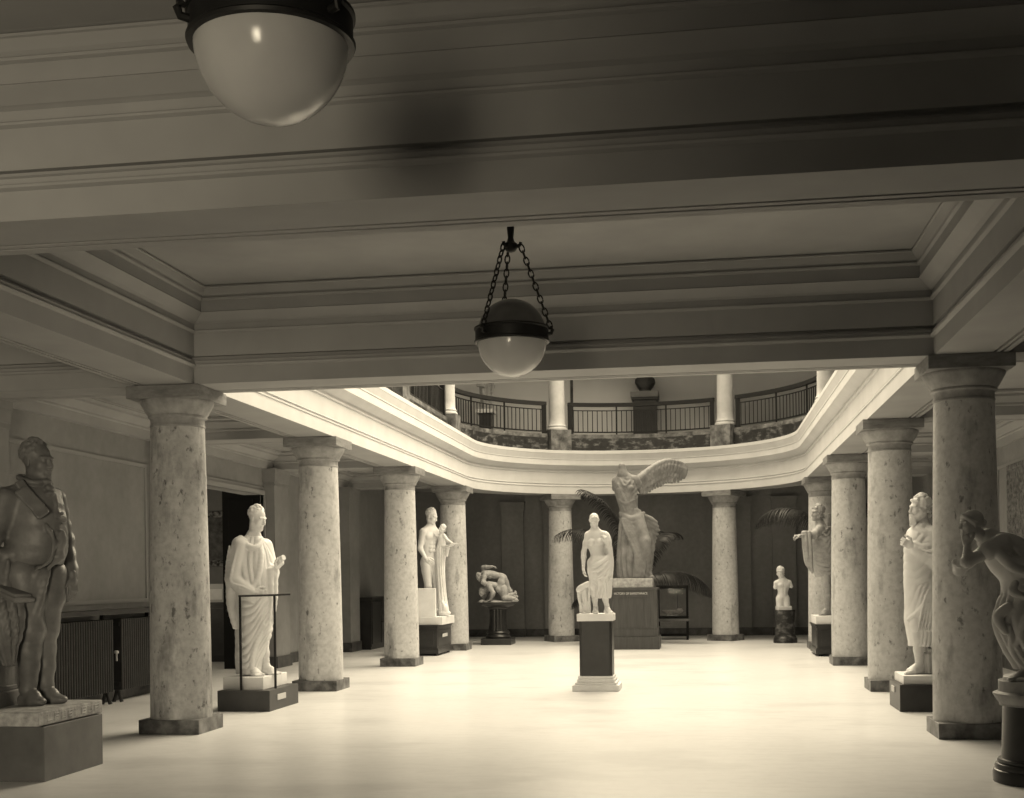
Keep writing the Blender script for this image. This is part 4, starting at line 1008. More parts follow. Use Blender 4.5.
secs = [(.0, .0, .03, .37, .30), (.2, -.01, .02, .365, .28), (.5, -.03, 0, .34, .26), (.8, -.05, .0, .30, .25), (1.1, -.05, .02, .275, .235), (1.3, -.05, .03, .27, .225), (1.42, -.06, .03, .25, .21), (1.5, -.08, .02, .21, .18)]
D.loft(secs, cloth(('p', .045, 13, 1.2, -.5, 0, 1.2), ('s', .02, .13, .1, .15, 1.2, 1.5)), .03)
for q in range(5):
    strands(D, secs, [[.045 - .004 * q, (-.27 + .03 * q, 1.28), (-.17 + .05 * q, .95), (-.02 + .045 * q, .6 + .03 * q), (.0 + .05 * q, .3), (-.06 + .05 * q, .02)]], k=.016, lift=.028, smooth=6)
strands(D, secs, [[.05, (-.3, 1.42), (-.1, 1.3), (.08, 1.33), (.21, 1.42)], [.03, (-.28, 1.36), (-.1, 1.2), (.08, 1.24), (.2, 1.34)], [.04, (.1, .5), (.16, .3), (.3, .06)], [.035, (.02, .3), (.1, .16), (.2, .03)]], k=.025, lift=.01)
D.chain([(.07, -.12, 1.25), (.2, -.27, .8), (.27, -.1, .3)], [.155, .12, .09], .05)
tors = [(1.4, -.07, .0, .21, .17), (1.55, -.12, .0, .195, .165), (1.75, -.15, -.02, .235, .18), (1.95, -.18, -.03, .26, .195), (2.1, -.19, -.04, .24, .17), (2.2, -.2, -.05, .17, .13)]
D.loft(tors, cloth(('p', .010, 27, .2, 2, 1.4, 1.75), ('s', .014, .09, -.1, .25, 1.72, 2.2)), .03)
strands(D, tors, [[.026, (-.36, 2.05), (-.25, 1.8), (-.16, 1.6)], [.022, (-.02, 2.1), (-.1, 1.85), (-.14, 1.62)], [.03, (-.34, 1.72), (-.2, 1.64), (-.02, 1.7)], [.02, (-.3, 2.15), (-.22, 2.0), (-.1, 2.1)], [.02, (-.28, 1.6), (-.2, 1.45)], [.02, (-.03, 1.6), (-.04, 1.45)]], k=.02)
# cloth blown out behind the thigh
for i in range(8):
    a = i / 7; D.chain([(.17 + .012 * i, .05 + .01 * i, 1.38 - .05 * i), (.36 + .01 * i, .12 + .03 * i, 1.30 - .09 * i), (.57 - .028 * abs(i - 2), .2 + .03 * i, 1.22 - .085 * i)], [.05, .055, .032], .022, smooth=5)
D.chain([(.3, .2, .95), (.36, .28, .6), (.36, .3, .15)], [.1, .09, .05], .04, smooth=5); D.chain([(-.2, .3, .6), (-.24, .34, .1)], [.12, .12], .05)
mesh_obj('drapery', [D], M['plaster4'], t)
Wg = Sculpt((-.1, -.2, 1.5), (1.45, 1.0, 2.8), .011)
top = [V(.05, .12, 2.10), V(.2, .2, 2.24), V(.37, .27, 2.38), V(.55, .34, 2.50), V(.72, .42, 2.58), V(.9, .50, 2.60), V(1.08, .58, 2.56), V(1.20, .64, 2.50), V(1.27, .68, 2.41)]
bot = [V(.12, .12, 1.92), V(.22, .2, 1.87), V(.34, .27, 1.92), V(.48, .33, 2.0), V(.62, .40, 2.06), V(.76, .46, 2.14), V(.9, .52, 2.15), V(1.06, .58, 2.16), V(1.2, .64, 2.25)]
Wg.chain(top, [.09, .075, .06, .052, .046, .042, .038, .034, .024], .03, smooth=4)
def lerpl(L, s): 
    x = s * (len(L) - 1); i = min(int(x), len(L) - 2); return L[i] + (L[i + 1] - L[i]) * (x - i)
for row, (a0, a1, r) in enumerate(((0, .45, .036), (.25, .75, .032), (.45, 1.04, .028))):
    for i in range(17):
        s = (i + .5 * (row % 2)) / 17; s2 = min(1, s + .05); A = lerpl(top, s); B = lerpl(bot, s2); y = V(0, -.02 + .02 * row, 0)
        Wg.chain([A + (B - A) * a0 + y, A + (B - A) * (a0 + a1) / 2 + y * 1.4, A + (B - A) * a1 + y], [r * 1.15, r * 1.2, r * (1.0 if i % 4 else 1.35)], .022)
mesh_obj('wing', [Wg], M['plaster4'], t)

# 7 ---- bearded robed statue --------------------------------------------------------------
plinth('statue_plinth', 'low black plinth with a label under the bearded robed statue', 'plinth', (2.56, 14.93, 0), .80, .80, .304, M['pedb'], plate=('x', .08, .22, .22, .07))
t = fig_root('statue', 'pale statue of a bearded man wrapped in a robe, half behind a column', 'statue', (2.45, 14.93, .403))
bs = MB().box(-.24, .46, -.34, .34, -.099, 0, .006).build('base', M['white'], t); bs.rotation_euler = (0, 0, -YAW); bs.location = (0, .0, 0)
sc = 1.14; f = (-.93, -.36, 0)
S = Sculpt((-.45, -.5, -.01), (.5, .5, 1.95), .0085)
torso(S, (.03, 0, 1.09), (.035, 0, 1.46), (.03, .0, 1.72), ((.0, .17, 1.6), (.13, -.17, 1.60)), ((-.0, .08, 1.02), (.06, -.08, 1.02)), f, sc)
limb(S, (.06, -.08, 1.04), (-.075, -.13, .57), (-.03, -.06, .1), (.105, .072, .045), leg=True, front=f); limb(S, (.0, .09, 1.04), (.03, .1, .56), (.09, .14, .1), (.1, .07, .045), leg=True, front=f)
S.chain([(.12, -.17, 1.58), (.15, -.22, 1.26), (-.12, -.15, 1.46)], [.07, .06, .038], .03); S.chain([(.0, .17, 1.58), (.14, .26, 1.28), (.2, .12, 1.1)], [.07, .06, .04], .03)
parts = [S, head((.01, -.01, 1.90), (-.96, -.26, .03), (.02, 0, 1), sc, .0058, 'curly', True, neck=(.03, 0, 1.7)), hand((-.12, -.15, 1.46), (-.75, .2, .45), (.3, .8, 0), (0, -.2, 1), sc, 1.0),
         foot((-.03, -.06, .1), (-.23, -.13, 0), sc), foot((.09, .14, .1), (-.08, .12, 0), sc)]
mesh_obj('figure', parts, M['plaster'], t)
D = Sculpt((-.4, -.5, .25), (.5, .5, 1.85), .008)
secs = [(.32, .05, 0, .175, .20), (.45, .04, 0, .18, .21), (.6, .015, -.01, .19, .22), (.85, .02, 0, .18, .23), (1.08, .02, 0, .19, .23), (1.3, .03, 0, .195, .225), (1.46, .03, 0, .195, .22), (1.58, .03, 0, .165, .20), (1.68, .03, 0, .11, .14), (1.73, .03, 0, .08, .1)]
D.loft(secs, cloth(('s', .022, .11, .22, .10, 1.0, 1.7), ('s', .02, .17, .75, .1, .3, 1.02)), .02)
D.chain([(.12, -.17, 1.6), (.15, -.2, 1.28), (-.08, -.16, 1.43)], [.095, .085, .055], .05)
for q in range(5): D.chain([(.14 + .02 * q, -.28 + .02 * q, 1.6 - .04 * q), (.08 + .03 * q, -.285 + .01 * q, 1.42 - .05 * q), (-.06 + .02 * q, -.225, 1.44 - .04 * q)], [.012, .016, .01], .012, smooth=4)
for q in range(5): D.chain([(.2 - .02 * q, -.17 - .01 * q, 1.2 - .03 * q), (.12 - .03 * q, -.235, .9), (.06 - .04 * q, -.235, .5)], [.012, .018, .01], .012, smooth=4); D.chain([(.02, .17, 1.6), (.14, .26, 1.3), (.2, .15, 1.12)], [.08, .08, .06], .05)
strands(D, secs, [[.03, (-.1, 1.5), (.0, 1.45), (.12, 1.52), (.17, 1.62)], [.024, (-.16, .62), (-.05, .75), (.1, .98)], [.03, (-.05, 1.68), (.03, 1.62), (.1, 1.66)]], k=.02, lift=-.002)
for y in (-.05, .05, .14): D.chain([(.19, y, 1.2), (.21, y, .8), (.2, y, .3)], [.05, .05, .03], .02, smooth=4)
mesh_obj('robe', [D], M['plaster'], t)
W = Sculpt((-.02, -.25, -.0), (.25, .15, .35), .008); rnd = random.Random(4)
W.loft([(0, .1, -.05, .085, .085), (.1, .1, -.05, .09, .09), (.22, .1, -.05, .085, .085), (.25, .1, -.05, .07, .07)], None, .02)
for i in range(9): a = 2 * PI * i / 9; W.cap((.1 + .085 * math.cos(a), -.05 + .085 * math.sin(a), .0), (.1 + .085 * math.cos(a), -.05 + .085 * math.sin(a), .22), .022, .022, .008)
mesh_obj('scroll_bundle', [W], M['plaster3'], t)

# 8 ---- statue with outstretched arm ------------------------------------------------------
plinth('statue_plinth', 'dark panelled plinth under the statue with the outstretched arm', 'plinth', (2.56, 24.95, 0), .96, 1.3, .608, M['pedb'], 'panel')
t = fig_root('statue', 'pale statue with curly hair stretching one arm out from under a cloak', 'statue', (2.45, 24.9, .763))
bs = MB().box(-.36, .5, -.55, .5, -.155, 0, .006).build('base', M['white'], t); bs.rotation_euler = (0, 0, -YAW)
sc = 1.19; f = (-.86, -.5, 0)
S = Sculpt((-.85, -.6, -.01), (.4, .6, 2.05), .010)
torso(S, (-.16, .02, 1.14), (-.19, .0, 1.53), (-.22, .0, 1.80), ((-.28, -.2, 1.66), (-.12, .2, 1.68)), ((-.17, -.07, 1.06), (-.08, .09, 1.06)), f, sc)
limb(S, (-.15, -.08, 1.08), (-.14, -.16, .56), (-.12, -.08, .11), (.11, .074, .047), leg=True, front=f); limb(S, (-.07, .09, 1.08), (.05, .08, .58), (.16, .2, .2), (.11, .072, .046), leg=True, front=f)
S.chain([(-.29, -.21, 1.65), (-.45, -.32, 1.53), (-.68, -.38, 1.54)], [.07, .055, .036], .03); S.chain([(-.11, .2, 1.66), (.0, .28, 1.36), (-.04, .25, 1.1)], [.07, .056, .038], .03)
parts = [S, head((-.27, -.02, 1.985), (-.88, -.45, .05), (.03, 0, 1), sc * 1.03, .0062, 'curly', neck=(-.22, 0, 1.78)), hand((-.68, -.38, 1.54), (-.95, -.1, .0), (0, .2, -1), (0, -1, .3), sc, 1.2), hand((-.04, .25, 1.1), (-.1, -.1, -1), (-1, 0, 0), (0, -1, 0), sc, .5),
         foot((-.12, -.08, .11), (-.30, -.17, 0), sc), foot((.16, .2, .2), (.02, .14, .04), sc)]
mesh_obj('figure', parts, M['plaster2'], t)
D = Sculpt((-.85, -.6, .55), (.4, .6, 1.95), .009)
secs = [(.74, -.10, .0, .2, .2), (.85, -.13, .0, .235, .22), (1.05, -.16, .0, .265, .25), (1.3, -.17, .0, .27, .26), (1.5, -.18, .0, .25, .25), (1.64, -.19, .0, .2, .22), (1.74, -.2, .0, .12, .14)]
D.loft(secs, cloth(('s', .024, .105, .12, .28, .72, 1.5), ('s', .024, .10, -.1, .3, 1.45, 1.75)), .02)
strands(D, secs, [[.034, (-.3, 1.68), (-.2, 1.62), (-.08, 1.7)]], k=.018)
D.chain([(-.27, -.2, 1.67), (-.4, -.29, 1.56), (-.5, -.33, 1.55)], [.09, .08, .065], .04)
for i, x in enumerate((-.62, -.585, -.55, -.515)): D.chain([(x, -.34 - .02 * (i % 2), 1.6), (x + .01, -.36 - .03 * (i % 2), 1.35), (x + .04, -.33, 1.1 - .04 * i), (x + .06, -.31, .98 - .05 * i)], [.04, .042, .038, .02], .012, smooth=5)
for i in range(4): D.chain([(.03, .1 + .05 * i, 1.7 - .1 * i), (.09, .1 + .05 * i, 1.3), (.06, .1, .85)], [.05, .05, .03], .02, smooth=4)
mesh_obj('cloak', [D], M['plaster2'], t)
b = MB().tube([(.06, .18, 1.2), (.02, .16, 1.62), (.0, .14, 1.98)], [.05, .055, .05], 14); b.build('quiver', M['plaster2'], t)

# 9 ---- small armless torso --------------------------------------------------------------
t = thing('pedestal', 'short dark veined marble drum under the small armless torso', 'pedestal', (1.82, 29.25, 0), 0)
MB().lathe([(.27, 0), (.27, .10), (.262, .115), (.25, .125), (.235, .16)], 48).build('foot', M['vein'], t)
MB().lathe([(.225, .16), (.222, .70), (.228, .71), (.235, .72), (.235, .753)], 48).build('drum', M['vein'], t)
t = fig_root('statue', 'small white armless torso of a boy with bowed head on a dark drum', 'statue', (1.82, 29.25, .753))
sc = .93
MB().box(-.19, .13, -.13, .13, 0, .09, .006).build('base', M['white'], t)
S = Sculpt((-.4, -.3, .08), (.35, .3, .86), .008)
torso(S, (-.05, .0, .31), (-.04, .0, .54), (-.05, -.01, .73), ((-.19, .0, .62), (.10, .0, .63)), ((-.115, 0, .25), (.03, 0, .25)), (.02, -1, 0), sc * .9)
S.chain([(-.12, 0, .26), (-.125, -.02, .06)], [.085, .075], .03); S.chain([(.03, 0, .26), (.045, -.02, .06)], [.085, .075], .03); S.cap((-.19, 0, .62), (-.215, .0, .52), .055, .045, .03); S.cap((.10, 0, .63), (.15, .0, .54), .055, .045, .03)
S.f[:, :, :int((.085 - .08) / .008) + 1] = .2
mesh_obj('torso', [S, head((-.10, -.04, .86), (-.3, -.85, -.45), (-.1, -.3, 1), sc, .006, 'curly', neck=(-.05, -.01, .72))], M['plaster'], t)

# 10 ---- leaning girl in the corner ----------------------------------------------------------
t = thing('pedestal', 'round black pedestal with a pale moulded top under the leaning girl', 'pedestal', (2.47, 9.75, 0), 0)
MB().lathe([(.35, 0), (.352, .07), (.345, .09), (.335, .095), (.338, .115), (.33, .135), (.315, .14), (.32, .155), (.312, .17), (.295, .175)], 64).build('foot', M['pedb'], t)
MB().lathe([(.292, .175), (.29, .2), (.282, .4), (.276, .57)], 64).build('shaft', M['pedb'], t)
MB().lathe([(.30, .57), (.30, .585), (.31, .595), (.345, .65), (.345, .66), (.31, .675), (.305, .69), (.305, .752), (.30, .757)], 64).build('top', M['plaster2'], t)
t = fig_root('statue', 'grey statue of a draped girl leaning forward with her hand to her chin', 'statue', (2.47, 9.75, .760))
sc = .80; f = (-.97, -.12, -.2)
S = Sculpt((-.8, -.4, -.005), (.35, .4, 1.2), .0065)
torso(S, (-.06, .02, .72), (-.24, .02, .90), (-.40, .01, 1.04), ((-.33, -.13, 1.0), (-.34, .15, .98)), ((-.06, -.06, .66), (-.04, .09, .66)), (-.6, -.1, -.78), sc, fem=True)
limb(S, (-.06, -.06, .66), (-.17, -.1, .36), (-.14, -.06, .07), (.085, .055, .032), leg=True, front=(-1, 0, 0)); limb(S, (-.03, .09, .66), (-.06, .1, .36), (.06, .12, .07), (.085, .055, .032), leg=True, front=(-1, 0, 0))
S.chain([(-.33, -.13, 1.0), (-.60, -.15, .88), (-.56, -.05, 1.0)], [.048, .042, .026], .025); S.chain([(-.34, .15, .98), (-.55, .16, .82), (-.62, .04, .88)], [.046, .04, .026], .025)
parts = [S, head((-.515, .0, 1.16), (-.98, -.12, -.02), (-.12, 0, 1), sc, .0045, 'bun', neck=(-.42, .01, 1.06)), hand((-.56, -.05, 1.0), (-.1, .2, .95), (.7, .6, 0), (.6, -.6, 0), sc, .9, .0045), hand((-.60, .04, .87), (.1, -.95, -.1), (1, .1, -.2), (.2, .2, 1), sc, .9, .0045),
         foot((-.14, -.06, .07), (-.30, -.09, 0), sc, .005), foot((.06, .12, .07), (-.1, .11, 0), sc, .005)]
mesh_obj('figure', parts, M['plaster3'], t)
D = Sculpt((-.7, -.4, .0), (.4, .4, 1.2), .0065)
secs = [(.08, -.02, .0, .17, .17), (.2, -.07, .0, .2, .19), (.35, -.11, -.0, .225, .2), (.46, -.12, .0, .235, .2), (.6, -.1, 0, .2, .19), (.72, -.09, .0, .18, .17), (.82, -.14, .0, .16, .15), (.9, -.2, 0, .13, .12)]
D.loft(secs, cloth(('p', .032, 15, .3, 2.5, .05, .62), ('s', .026, .08, .25, .1, .55, .9)), .02)
D.chain([(-.1, .02, .78), (-.24, .02, .93), (-.37, .02, 1.04)], [.16, .15, .09], .06); D.chain([(-.33, -.12, 1.01), (-.44, -.15, .96)], [.075, .07], .04)
D.chain([(-.4, -.17, .98), (-.35, -.2, .9), (-.25, -.2, .87), (-.15, -.19, .9)], [.03, .034, .034, .03], .02, smooth=5); D.chain([(-.36, -.19, .92), (-.3, -.22, .84), (-.18, -.2, .8)], [.026, .03, .02], .02, smooth=5)
for i in range(6):
    D.chain([(-.36 + .035 * i, -.1 - .03 * (i > 2), 1.06 - .012 * i), (-.24 + .03 * i, -.155, .98 - .02 * i), (-.2 + .03 * i, -.19, .86)], [.012, .014, .01], .012, smooth=4)
strands(D, secs, [[.022, (-.3, .46), (-.2, .62), (-.05, .74)], [.02, (-.24, .25), (-.2, .45), (-.1, .66)], [.018, (-.16, .12), (-.12, .4), (-.05, .62)], [.018, (-.06, .1), (-.03, .35), (.02, .6)], [.018, (.04, .1), (.05, .35), (.06, .6)], [.024, (-.22, .8), (-.1, .76), (.05, .8)], [.02, (-.29, .4), (-.25, .22), (-.17, .1)]], k=.015)
D.chain([(-.3, -.14, .55), (-.37, -.12, .47), (-.32, -.13, .36)], [.03, .03, .02], .02, smooth=4); D.chain([(-.26, -.18, .72), (-.29, -.2, .66), (-.2, -.2, .62)], [.025, .028, .02], .015, smooth=4)
D.chain([(.05, .0, .75), (.16, .02, .45), (.17, .02, .08)], [.1, .1, .06], .05)
mesh_obj('drapery', [D], M['plaster3'], t)
MB().lathe([(.27, .0), (.27, .02), (.25, .03)], 40).build('base', M['plaster3'], t)

# upstairs: dark bust and small pale statue
t = thing('pedestal', 'tall dark pedestal upstairs behind the middle railing', 'pedestal', (-1.46, 32.55, 4.70), 0)
b = MB().box(-.33, .33, -.33, .33, 0, .2, .008); b.box(-.3, .3, -.3, .3, .2, 1.42, .006); b.box(-.34, .34, -.34, .34, 1.42, 1.48, .01); b.build('body', M['pedb'], t)
MB().box(-.36, .36, -.36, .36, 1.48, 1.64, .012).build('top', M['pedg'], t)
t = fig_root('bust', 'dark bust upstairs on a tall pedestal, cut off by the ceiling beam', 'bust', (-1.46, 32.55, 6.34))
S = Sculpt((-.4, -.35, 0), (.4, .35, .7), .011)
S.loft([(.0, 0, 0, .16, .13), (.08, 0, 0, .15, .12), (.12, 0, 0, .2, .14), (.25, 0, 0, .27, .16), (.36, 0, 0, .25, .15), (.44, 0, 0, .14, .11)], flutes([(.004, 5, 0, 8)]), .03); S.cap((0, 0, .4), (0, -.02, .55), .07, .065, .04)
mesh_obj('head_and_shoulders', [S, head((0, -.03, .66), (0, -1, 0), (0, 0, 1), 1.1, .008, 'curly', True, neck=(0, 0, .5))], M['pedb'], t)
t = thing('pedestal', 'slim dark pedestal upstairs behind the curved railing', 'pedestal', (-5.62, 32.3, 4.70), 0)
b = MB().box(-.2, .2, -.2, .2, 0, .12, .006); b.box(-.16, .16, -.16, .16, .12, 1.2, .006); b.build('body', M['pedb'], t); MB().box(-.24, .24, -.24, .24, 1.2, 1.3, .008).build('top', M['white'], t)
t = fig_root('statue', 'small pale draped statue upstairs behind the curved railing', 'statue', (-5.62, 32.3, 6.0))
D = Sculpt((-.3, -.3, 0), (.3, .3, 1.1), .012)
D.loft([(0, 0, 0, .15, .13), (.2, 0, 0, .13, .12), (.5, .0, 0, .15, .12), (.8, 0, 0, .16, .12), (.92, 0, 0, .1, .08), (1., 0, 0, .05, .05)], flutes([(.012, 6, 0, 2), (.006, 13, 0, -4)]), .03)
D.chain([(-.15, 0, .86), (-.2, -.05, .65), (-.06, -.14, .6)], [.05, .045, .03], .03); D.chain([(.15, 0, .86), (.2, -.02, .62), (.17, -.06, .45)], [.05, .045, .03], .03)
mesh_obj('draped_figure', [D, head((0, -.01, 1.12), (0, -1, 0), (0, 0, 1), .75, .007, 'bun', neck=(0, 0, 1.))], M['plaster2'], t)

# ------------------------------------------------------------------ palms
def frond(b, base, d0, length, droop, nl=34, ll=.42, hang=.6, rnd=random):
    base = Vector(base); d = Vector(d0).normalized(); pts = [base.copy()]; p = base.copy(); n = 18
    for i in range(n):
        d = (d + Vector((0, 0, -droop * (.25 + 1.5 * i / n) / n))).normalized(); p = p + d * (length / n); pts.append(p.copy())
    b.tube(pts, [.016 * (1 - .85 * i / n) + .003 for i in range(n + 1)], 6)
    for i in range(nl):
        s = .16 + .84 * i / (nl - 1); x = s * n; k = min(int(x), n - 1); q = pts[k].lerp(pts[k + 1], x - k); t = (pts[k + 1] - pts[k]).normalized()
        up = Vector((0, 0, 1)); sd = t.cross(up)
        sd = sd.normalized() if sd.length > .05 else Vector((1, 0, 0)); nu = sd.cross(t)
        L = ll * (math.sin(PI * min(1, .12 + .8 * s)) ** .6)
        for e in (-1, 1):
            dd = (t * (.55 + .5 * s) + sd * e * .75 + nu * .18).normalized(); a = q.copy(); w = .019
            cur = [a]; 
            for j in range(5):
                dd = (dd + Vector((0, 0, -hang * (.35 + .25 * j) * rnd.uniform(.8, 1.2)))).normalized(); a = a + dd * (L / 5); cur.append(a.copy())
            v = []; 
            for j, c in enumerate(cur):
                ww = w * (1 - (j / 5) ** 2) + .001; tt = (cur[min(j + 1, 5)] - cur[max(j - 1, 0)]).normalized(); wv = tt.cross(nu)
                wv = wv.normalized() if wv.length > .05 else t.copy(); 
                v += [c - wv * ww, c + wv * ww, c + tt.cross(wv) * .004]
            f = []
            for j in range(5):
                o = 3 * j; f += [(o, o + 3, o + 5, o + 2), (o + 2, o + 5, o + 4, o + 1), (o + 1, o + 4, o + 3, o)]
            b.add(v, f)
def palm(label, loc, fronds, stem=1.3):
    t = thing('potted_palm', label, 'palm', loc, 0, 'potted palms')
    MB().lathe([(.16, 0), (.2, .02), (.25, .34), (.27, .36), (.27, .4), (.23, .4), (.22, .36)], 32).build('pot', M['pot'], t)
    b = MB(); b.tube([(0, 0, .3), (.01, 0, stem * .5), (0, .01, stem)], [.075, .065, .05], 10)
    for i in range(9): a = i * 2.4; z = .45 + i * .09 * stem / 1.3; b.tube([(0, 0, z), (.06 * math.cos(a), .06 * math.sin(a), z + .08), (.09 * math.cos(a), .09 * math.sin(a), z + .16)], [.02, .018, .004], 5)
    b.build('stem', M['bark'], t)
    rnd = random.Random(11)
    for (d, L, dr, ll, hg) in fronds:
        b = MB(); frond(b, (.03 * d[0], .03 * d[1], stem - .02), d, L, dr, 54, ll, hg, rnd); b.build('frond', M['leaf'], t)
palm('bushy potted palm behind the winged figure, fronds showing on either side of it', (-1.55, 29.15, 0),
     [((-.28, -.1, 1.2), 2.55, 1.75, .62, .45), ((-.62, -.2, 1.15), 2.4, 1.85, .62, .6), ((-.95, .1, .0), 1.6, .9, .5, .6), ((.95, -.1, .42), 1.75, 1.45, .66, .8), ((.42, .3, 1.5), 1.75, 2.1, .5, .45), ((.35, .4, 1.3), 1.7, 1.7, .5, .5), ((-.2, .5, 1.2), 1.9, 1.8, .5, .5), ((.25, .5, 1.6), 1.9, 2.2, .5, .5)], 1.5)
palm('potted palm behind the columns, one long arching frond above the small torso', (2.75, 27.9, 0),
     [((-.78, -.12, .8), 1.75, 1.75, .66, .6), ((.5, .5, 1.), 1.6, 1.8, .4, .5), ((.8, -.1, .9), 1.5, 1.9, .4, .5), ((.1, .9, 1.), 1.6, 1.8, .4, .5)], 2.5)

# ------------------------------------------------------------------ glass case with a ship model beside the winged figure
t = thing('display_case', 'dark framed glass display case on legs next to the winged figure', 'display case', (-.78, 31.0, 0), 0)
b = MB(); W2, D2 = .385, .3
for x in (-1, 1):
    for y in (-1, 1):
        q = MB().box(-.028, .028, -.028, .028, 0, .47, .003).build('leg', M['black'], t); q.location = (x * (W2 - .03), y * (D2 - .03), 0)
        b.box(x * (W2 - .03) - .024, x * (W2 - .03) + .024, y * (D2 - .03) - .024, y * (D2 - .03) + .024, .56, 1.27)
b.box(-W2, W2, -D2, D2, 1.26, 1.335, .004); b.box(-W2, W2, -D2, D2, .52, .575, .004); b.build('frame', M['black'], t)
MB().box(-W2 - .01, W2 + .01, -D2 - .01, D2 + .01, .455, .52, .006).build('table_top', M['pedg'], t)
q = MB(); q.box(-W2 + .05, W2 - .05, -D2 + .02, -D2 + .05, .09, .13); q.box(-W2 + .05, W2 - .05, D2 - .05, D2 - .02, .09, .13); q.build('stretcher', M['black'], t)
MB().box(-W2 + .05, W2 - .05, -D2 + .012, -D2 + .018, .575, 1.26).build('glass_pane', M['pane'], t)
t = thing('ship_model', 'small ship model with a mast inside the glass case', 'model', (-.78, 31.0, .575), 0)
S = Sculpt((-.32, -.14, 0), (.32, .14, .24), .008)
S.ell((0, 0, .14), (.26, .075, .1), None, .01); S.box((0, 0, .25), (.4, .2, .095), None, .005, .01, 'cut'); S.box((.17, 0, .15), (.06, .05, .04), None, .01, .02); S.box((0, 0, .025), (.14, .05, .02), None, .008, .02)
mesh_obj('hull', [S], M['stone'], t)
MB().tube([(.12, 0, .14), (.12, 0, .54)], [.012, .006], 8).build('mast', M['pedw'], t)

# ------------------------------------------------------------------ radiators and shelf along the side wall
def radiator(label, y0, y1, grp='ribbed radiators by the wall'):
    t = thing('radiator', label, 'radiator', (-7.68, (y0 + y1) / 2, 0), 0, grp)
    h = (y1 - y0) / 2; b = MB(); n = max(6, int((y1 - y0) / .06))
    for i in range(n):
        y = -h + (i + .5) * 2 * h / n; b.box(-.09, .09, y - .022, y + .022, .16, 1.1, .015)
    b.box(-.06, .06, -h, h, .2, .27, .01); b.box(-.06, .06, -h, h, 1.0, 1.06, .01); b.build('ribs', M['irong'], t)
    for y in (-h + .05, h - .05):
        for x in (-1, 1):
            q = MB().tube([(0, 0, .2), (x * .03, 0, .08), (x * .055, 0, 0)], [.028, .022, .026], 8).build('leg', M['irong'], t); q.location = (0, y, 0)
    return t
r1 = radiator('dark ribbed radiator directly behind the dark statue of the coated man', 13.35, 15.2)
r2 = radiator('dark ribbed radiator between the coated man statue and the column', 15.42, 16.72)
v = MB().lathe([(.012, 0), (.012, .1), (.03, .1), (.03, .13), (.01, .14)], 12).build('valve', M['plate'], r2); v.location = (.06, -.74, .55); v['label'] = 'small pale valve'
t = thing('wall_shelf', 'long dark shelf on the wall above the two radiators', 'shelf', (-7.845, 15.0, 1.15), 0)
MB().box(0, .30, -1.75, 1.78, .015, .075, .005).build('board', M['pedb'], t)
for y in (-1.65, .34, 1.68):
    b = MB().add([(0, y - .02, .03), (.065, y - .02, .03), (0, y - .02, -.2), (0, y + .02, .03), (.065, y + .02, .03), (0, y + .02, -.2)], [(0, 1, 2), (3, 5, 4), (0, 3, 4, 1), (1, 4, 5, 2), (0, 2, 5, 3)]); b.build('bracket', M['pedb'], t)
# dark cabinet further along, between two columns
t = thing('cabinet', 'dark low cabinet by the far side wall, beyond the second pilaster', 'cabinet', (-7.60, 27.95, 0), 0)
b = MB().box(-.22, .2, -.8, .8, .06, 1.12, .006); b.box(-.2, .18, -.78, .78, 0, .06); b.build('carcass', M['pedb'], t); MB().box(-.23, .24, -.84, .84, 1.12, 1.18, .006).build('top', M['pedb'], t)
for y in (-.4, .4):
    d = MB().box(.2, .222, y - .37, y + .37, .12, 1.06, .005).build('door', M['pedb'], t); k = MB().lathe([(.006, 0), (.014, .015), (.012, .03), (0, .034)], 10).build('knob', M['iron'], d); k.matrix_local = Matrix.Translation((.222, y * .15, .6)) @ Matrix.Rotation(PI / 2, 4, 'Y')
# side room: dark cabinet with a paper on it and a framed picture
t = thing('cabinet', 'dark tall cabinet in the side room under the framed picture', 'cabinet', (-9.75, 23.55, 0), 0)
b = MB().box(-.8, .8, -.3, .3, .05, 1.12, .006); b.box(-.76, .76, -.27, .27, 0, .05); b.build('carcass', M['pedb'], t); MB().box(-.83, .83, -.33, .33, 1.12, 1.17, .005).build('top', M['pedb'], t)
for x in (-.4, .4): MB().box(x - .36, x + .36, -.318, -.3, .12, 1.05, .005).build('door', M['pedb'], t)
t = thing('notice_board', 'pale notice board propped on the cabinet in the side room', 'board', (-9.6, 23.4, 1.17), 0)
b = MB().box(-.42, .42, -.01, .01, .0, .36, .004); b.build('board', M['plate'], t); MB().box(-.36, .2, -.014, -.009, .05, .26).build('sheet', M['white'], t)
t = thing('framed_picture', 'dark picture in a patterned frame in the side room', 'picture', (-9.62, 24.28, 2.45), 0)
b = MB(); w, h = .52, .56
for (x0, x1, z0, z1) in ((-w, w, h - .12, h), (-w, w, -h, -h + .12), (-w, -w + .12, -h + .12, h - .12), (w - .12, w, -h + .12, h - .12)): b.box(x0, x1, -.045, .0, z0, z1, .01)
b.build('frame', M['tap'], t); MB().box(-w + .11, w - .11, -.02, .0, -h + .11, h - .11).build('canvas', M['canvas'], t)
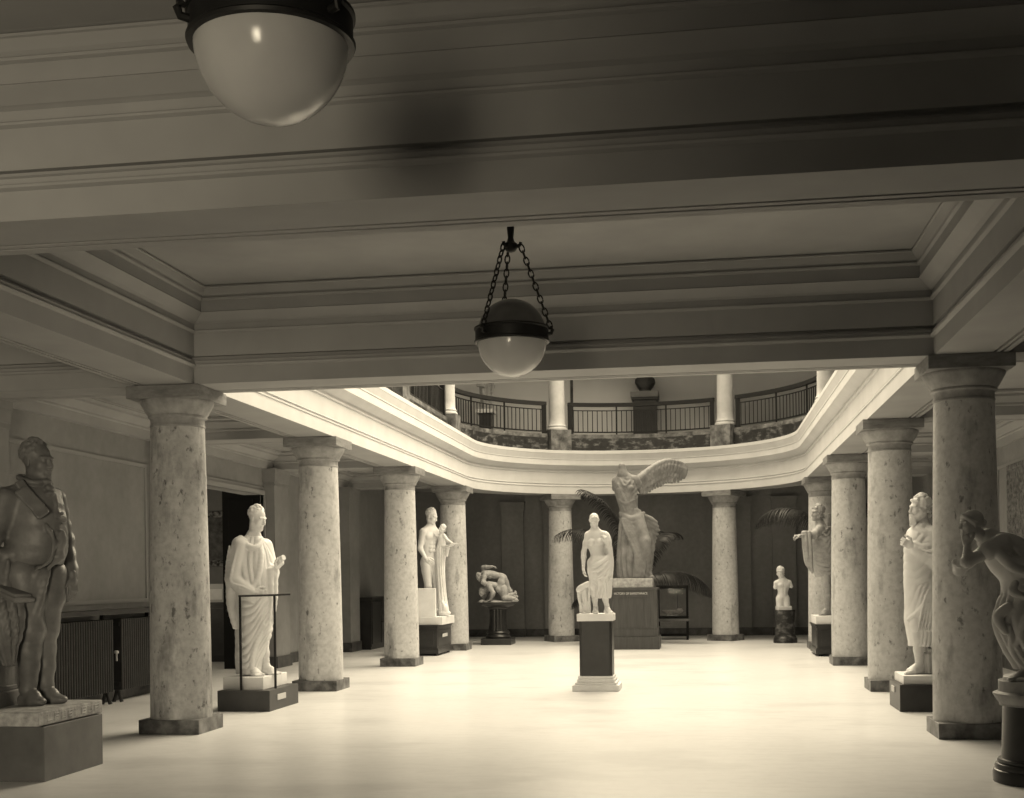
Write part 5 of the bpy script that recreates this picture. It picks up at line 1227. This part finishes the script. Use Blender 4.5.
# relief on the other side wall
t = thing('relief_panel', 'dark carved panel on the side wall above the leaning girl', 'relief', (WR_ - .02, 20.0, 2.45), 0)
b = MB()
for (y0, y1, z0, z1) in ((-.85, .85, .72, .8), (-.85, .85, -.8, -.72), (-.85, -.77, -.72, .72), (.77, .85, -.72, .72)): b.box(-.03, .015, y0, y1, z0, z1, .008)
b.build('frame', M['relief'], t)
S = Sculpt((-.08, -.85, -.78), (.03, .85, .78), .016); rnd = random.Random(8); S.box((.0, 0, 0), (.015, .79, .74), None, .003, .01)
for i in range(7):
    y = -.62 + i * .205; z = rnd.uniform(-.05, .1); S.ell((-.015, y, z + .4), (.03, .07, .085), None, .02); S.ell((-.015, y, z + .12), (.035, .1, .2), None, .03)
    for e in (-1, 1): S.cap((-.012, y + .03 * e, z), (-.012, y + .09 * e, z - .6), .045, .025, .02); S.cap((-.012, y + .07 * e, z + .25), (-.02, y + .15 * e, z + .05 + .2 * (i % 2)), .03, .02, .02)
mesh_obj('carving', [S], M['relief'], t)

# ------------------------------------------------------------------ light
TINT = (1., .865, .63)
def area(name, loc, rot, sx, sy, power, spread=180):
    l = bpy.data.lights.new(name, 'AREA'); l.shape = 'RECTANGLE'; l.size = sx; l.size_y = sy; l.energy = power; l.color = TINT; l.spread = math.radians(spread)
    o = bpy.data.objects.new(name, l); COL.objects.link(o); o.location = loc; o.rotation_euler = rot; return o
for k in range(5):
    # tilted panes of the roof light over the open court
    area('skylight', (CX + .6, 14.2 + 3.5 * k, UZ + .1), Vector((.28, .66, 1.)).to_track_quat('Z', 'Y').to_euler(), 6.2, 3.0, (400, 520, 660, 830, 980)[k], 180)
area('entrance_daylight', (-1.9, -4.55, 1.75), (math.radians(94), 0, math.radians(29)), 1.8, 2.2, 190, 82)
area('side_room_fill', (-11.2, 21.0, 2.0), Vector((-1., -.5, .1)).to_track_quat('Z', 'Y').to_euler(), 1.4, 1.8, 40, 180)  # added fill lamp that lifts the side room walls, no window behind it
w = bpy.data.worlds.new('World'); w.use_nodes = True; w.node_tree.nodes['Background'].inputs[0].default_value = (*TINT, 1); w.node_tree.nodes['Background'].inputs[1].default_value = .03
SC.world = w

# ------------------------------------------------------------------ camera
cd = bpy.data.cameras.new('camera'); cam = bpy.data.objects.new('camera', cd); COL.objects.link(cam)
cd.sensor_width = 36; cd.lens = 1245.73 / 1024 * 36; cd.shift_y = (578.25 - 399) / 1024; cd.clip_start = .05
cam.matrix_world = Matrix.Translation((0, 0, 1.5643)) @ Matrix.Rotation(.1532, 4, 'Z') @ Matrix.Rotation(PI / 2, 4, 'X') @ Matrix.Rotation(-.0133, 4, 'Z')
SC.camera = cam
SC.view_settings.view_transform = 'Standard'; SC.view_settings.look = 'None'; SC.view_settings.gamma = 1; SC.view_settings.use_curve_mapping = False
SC.view_settings.exposure = 0.0
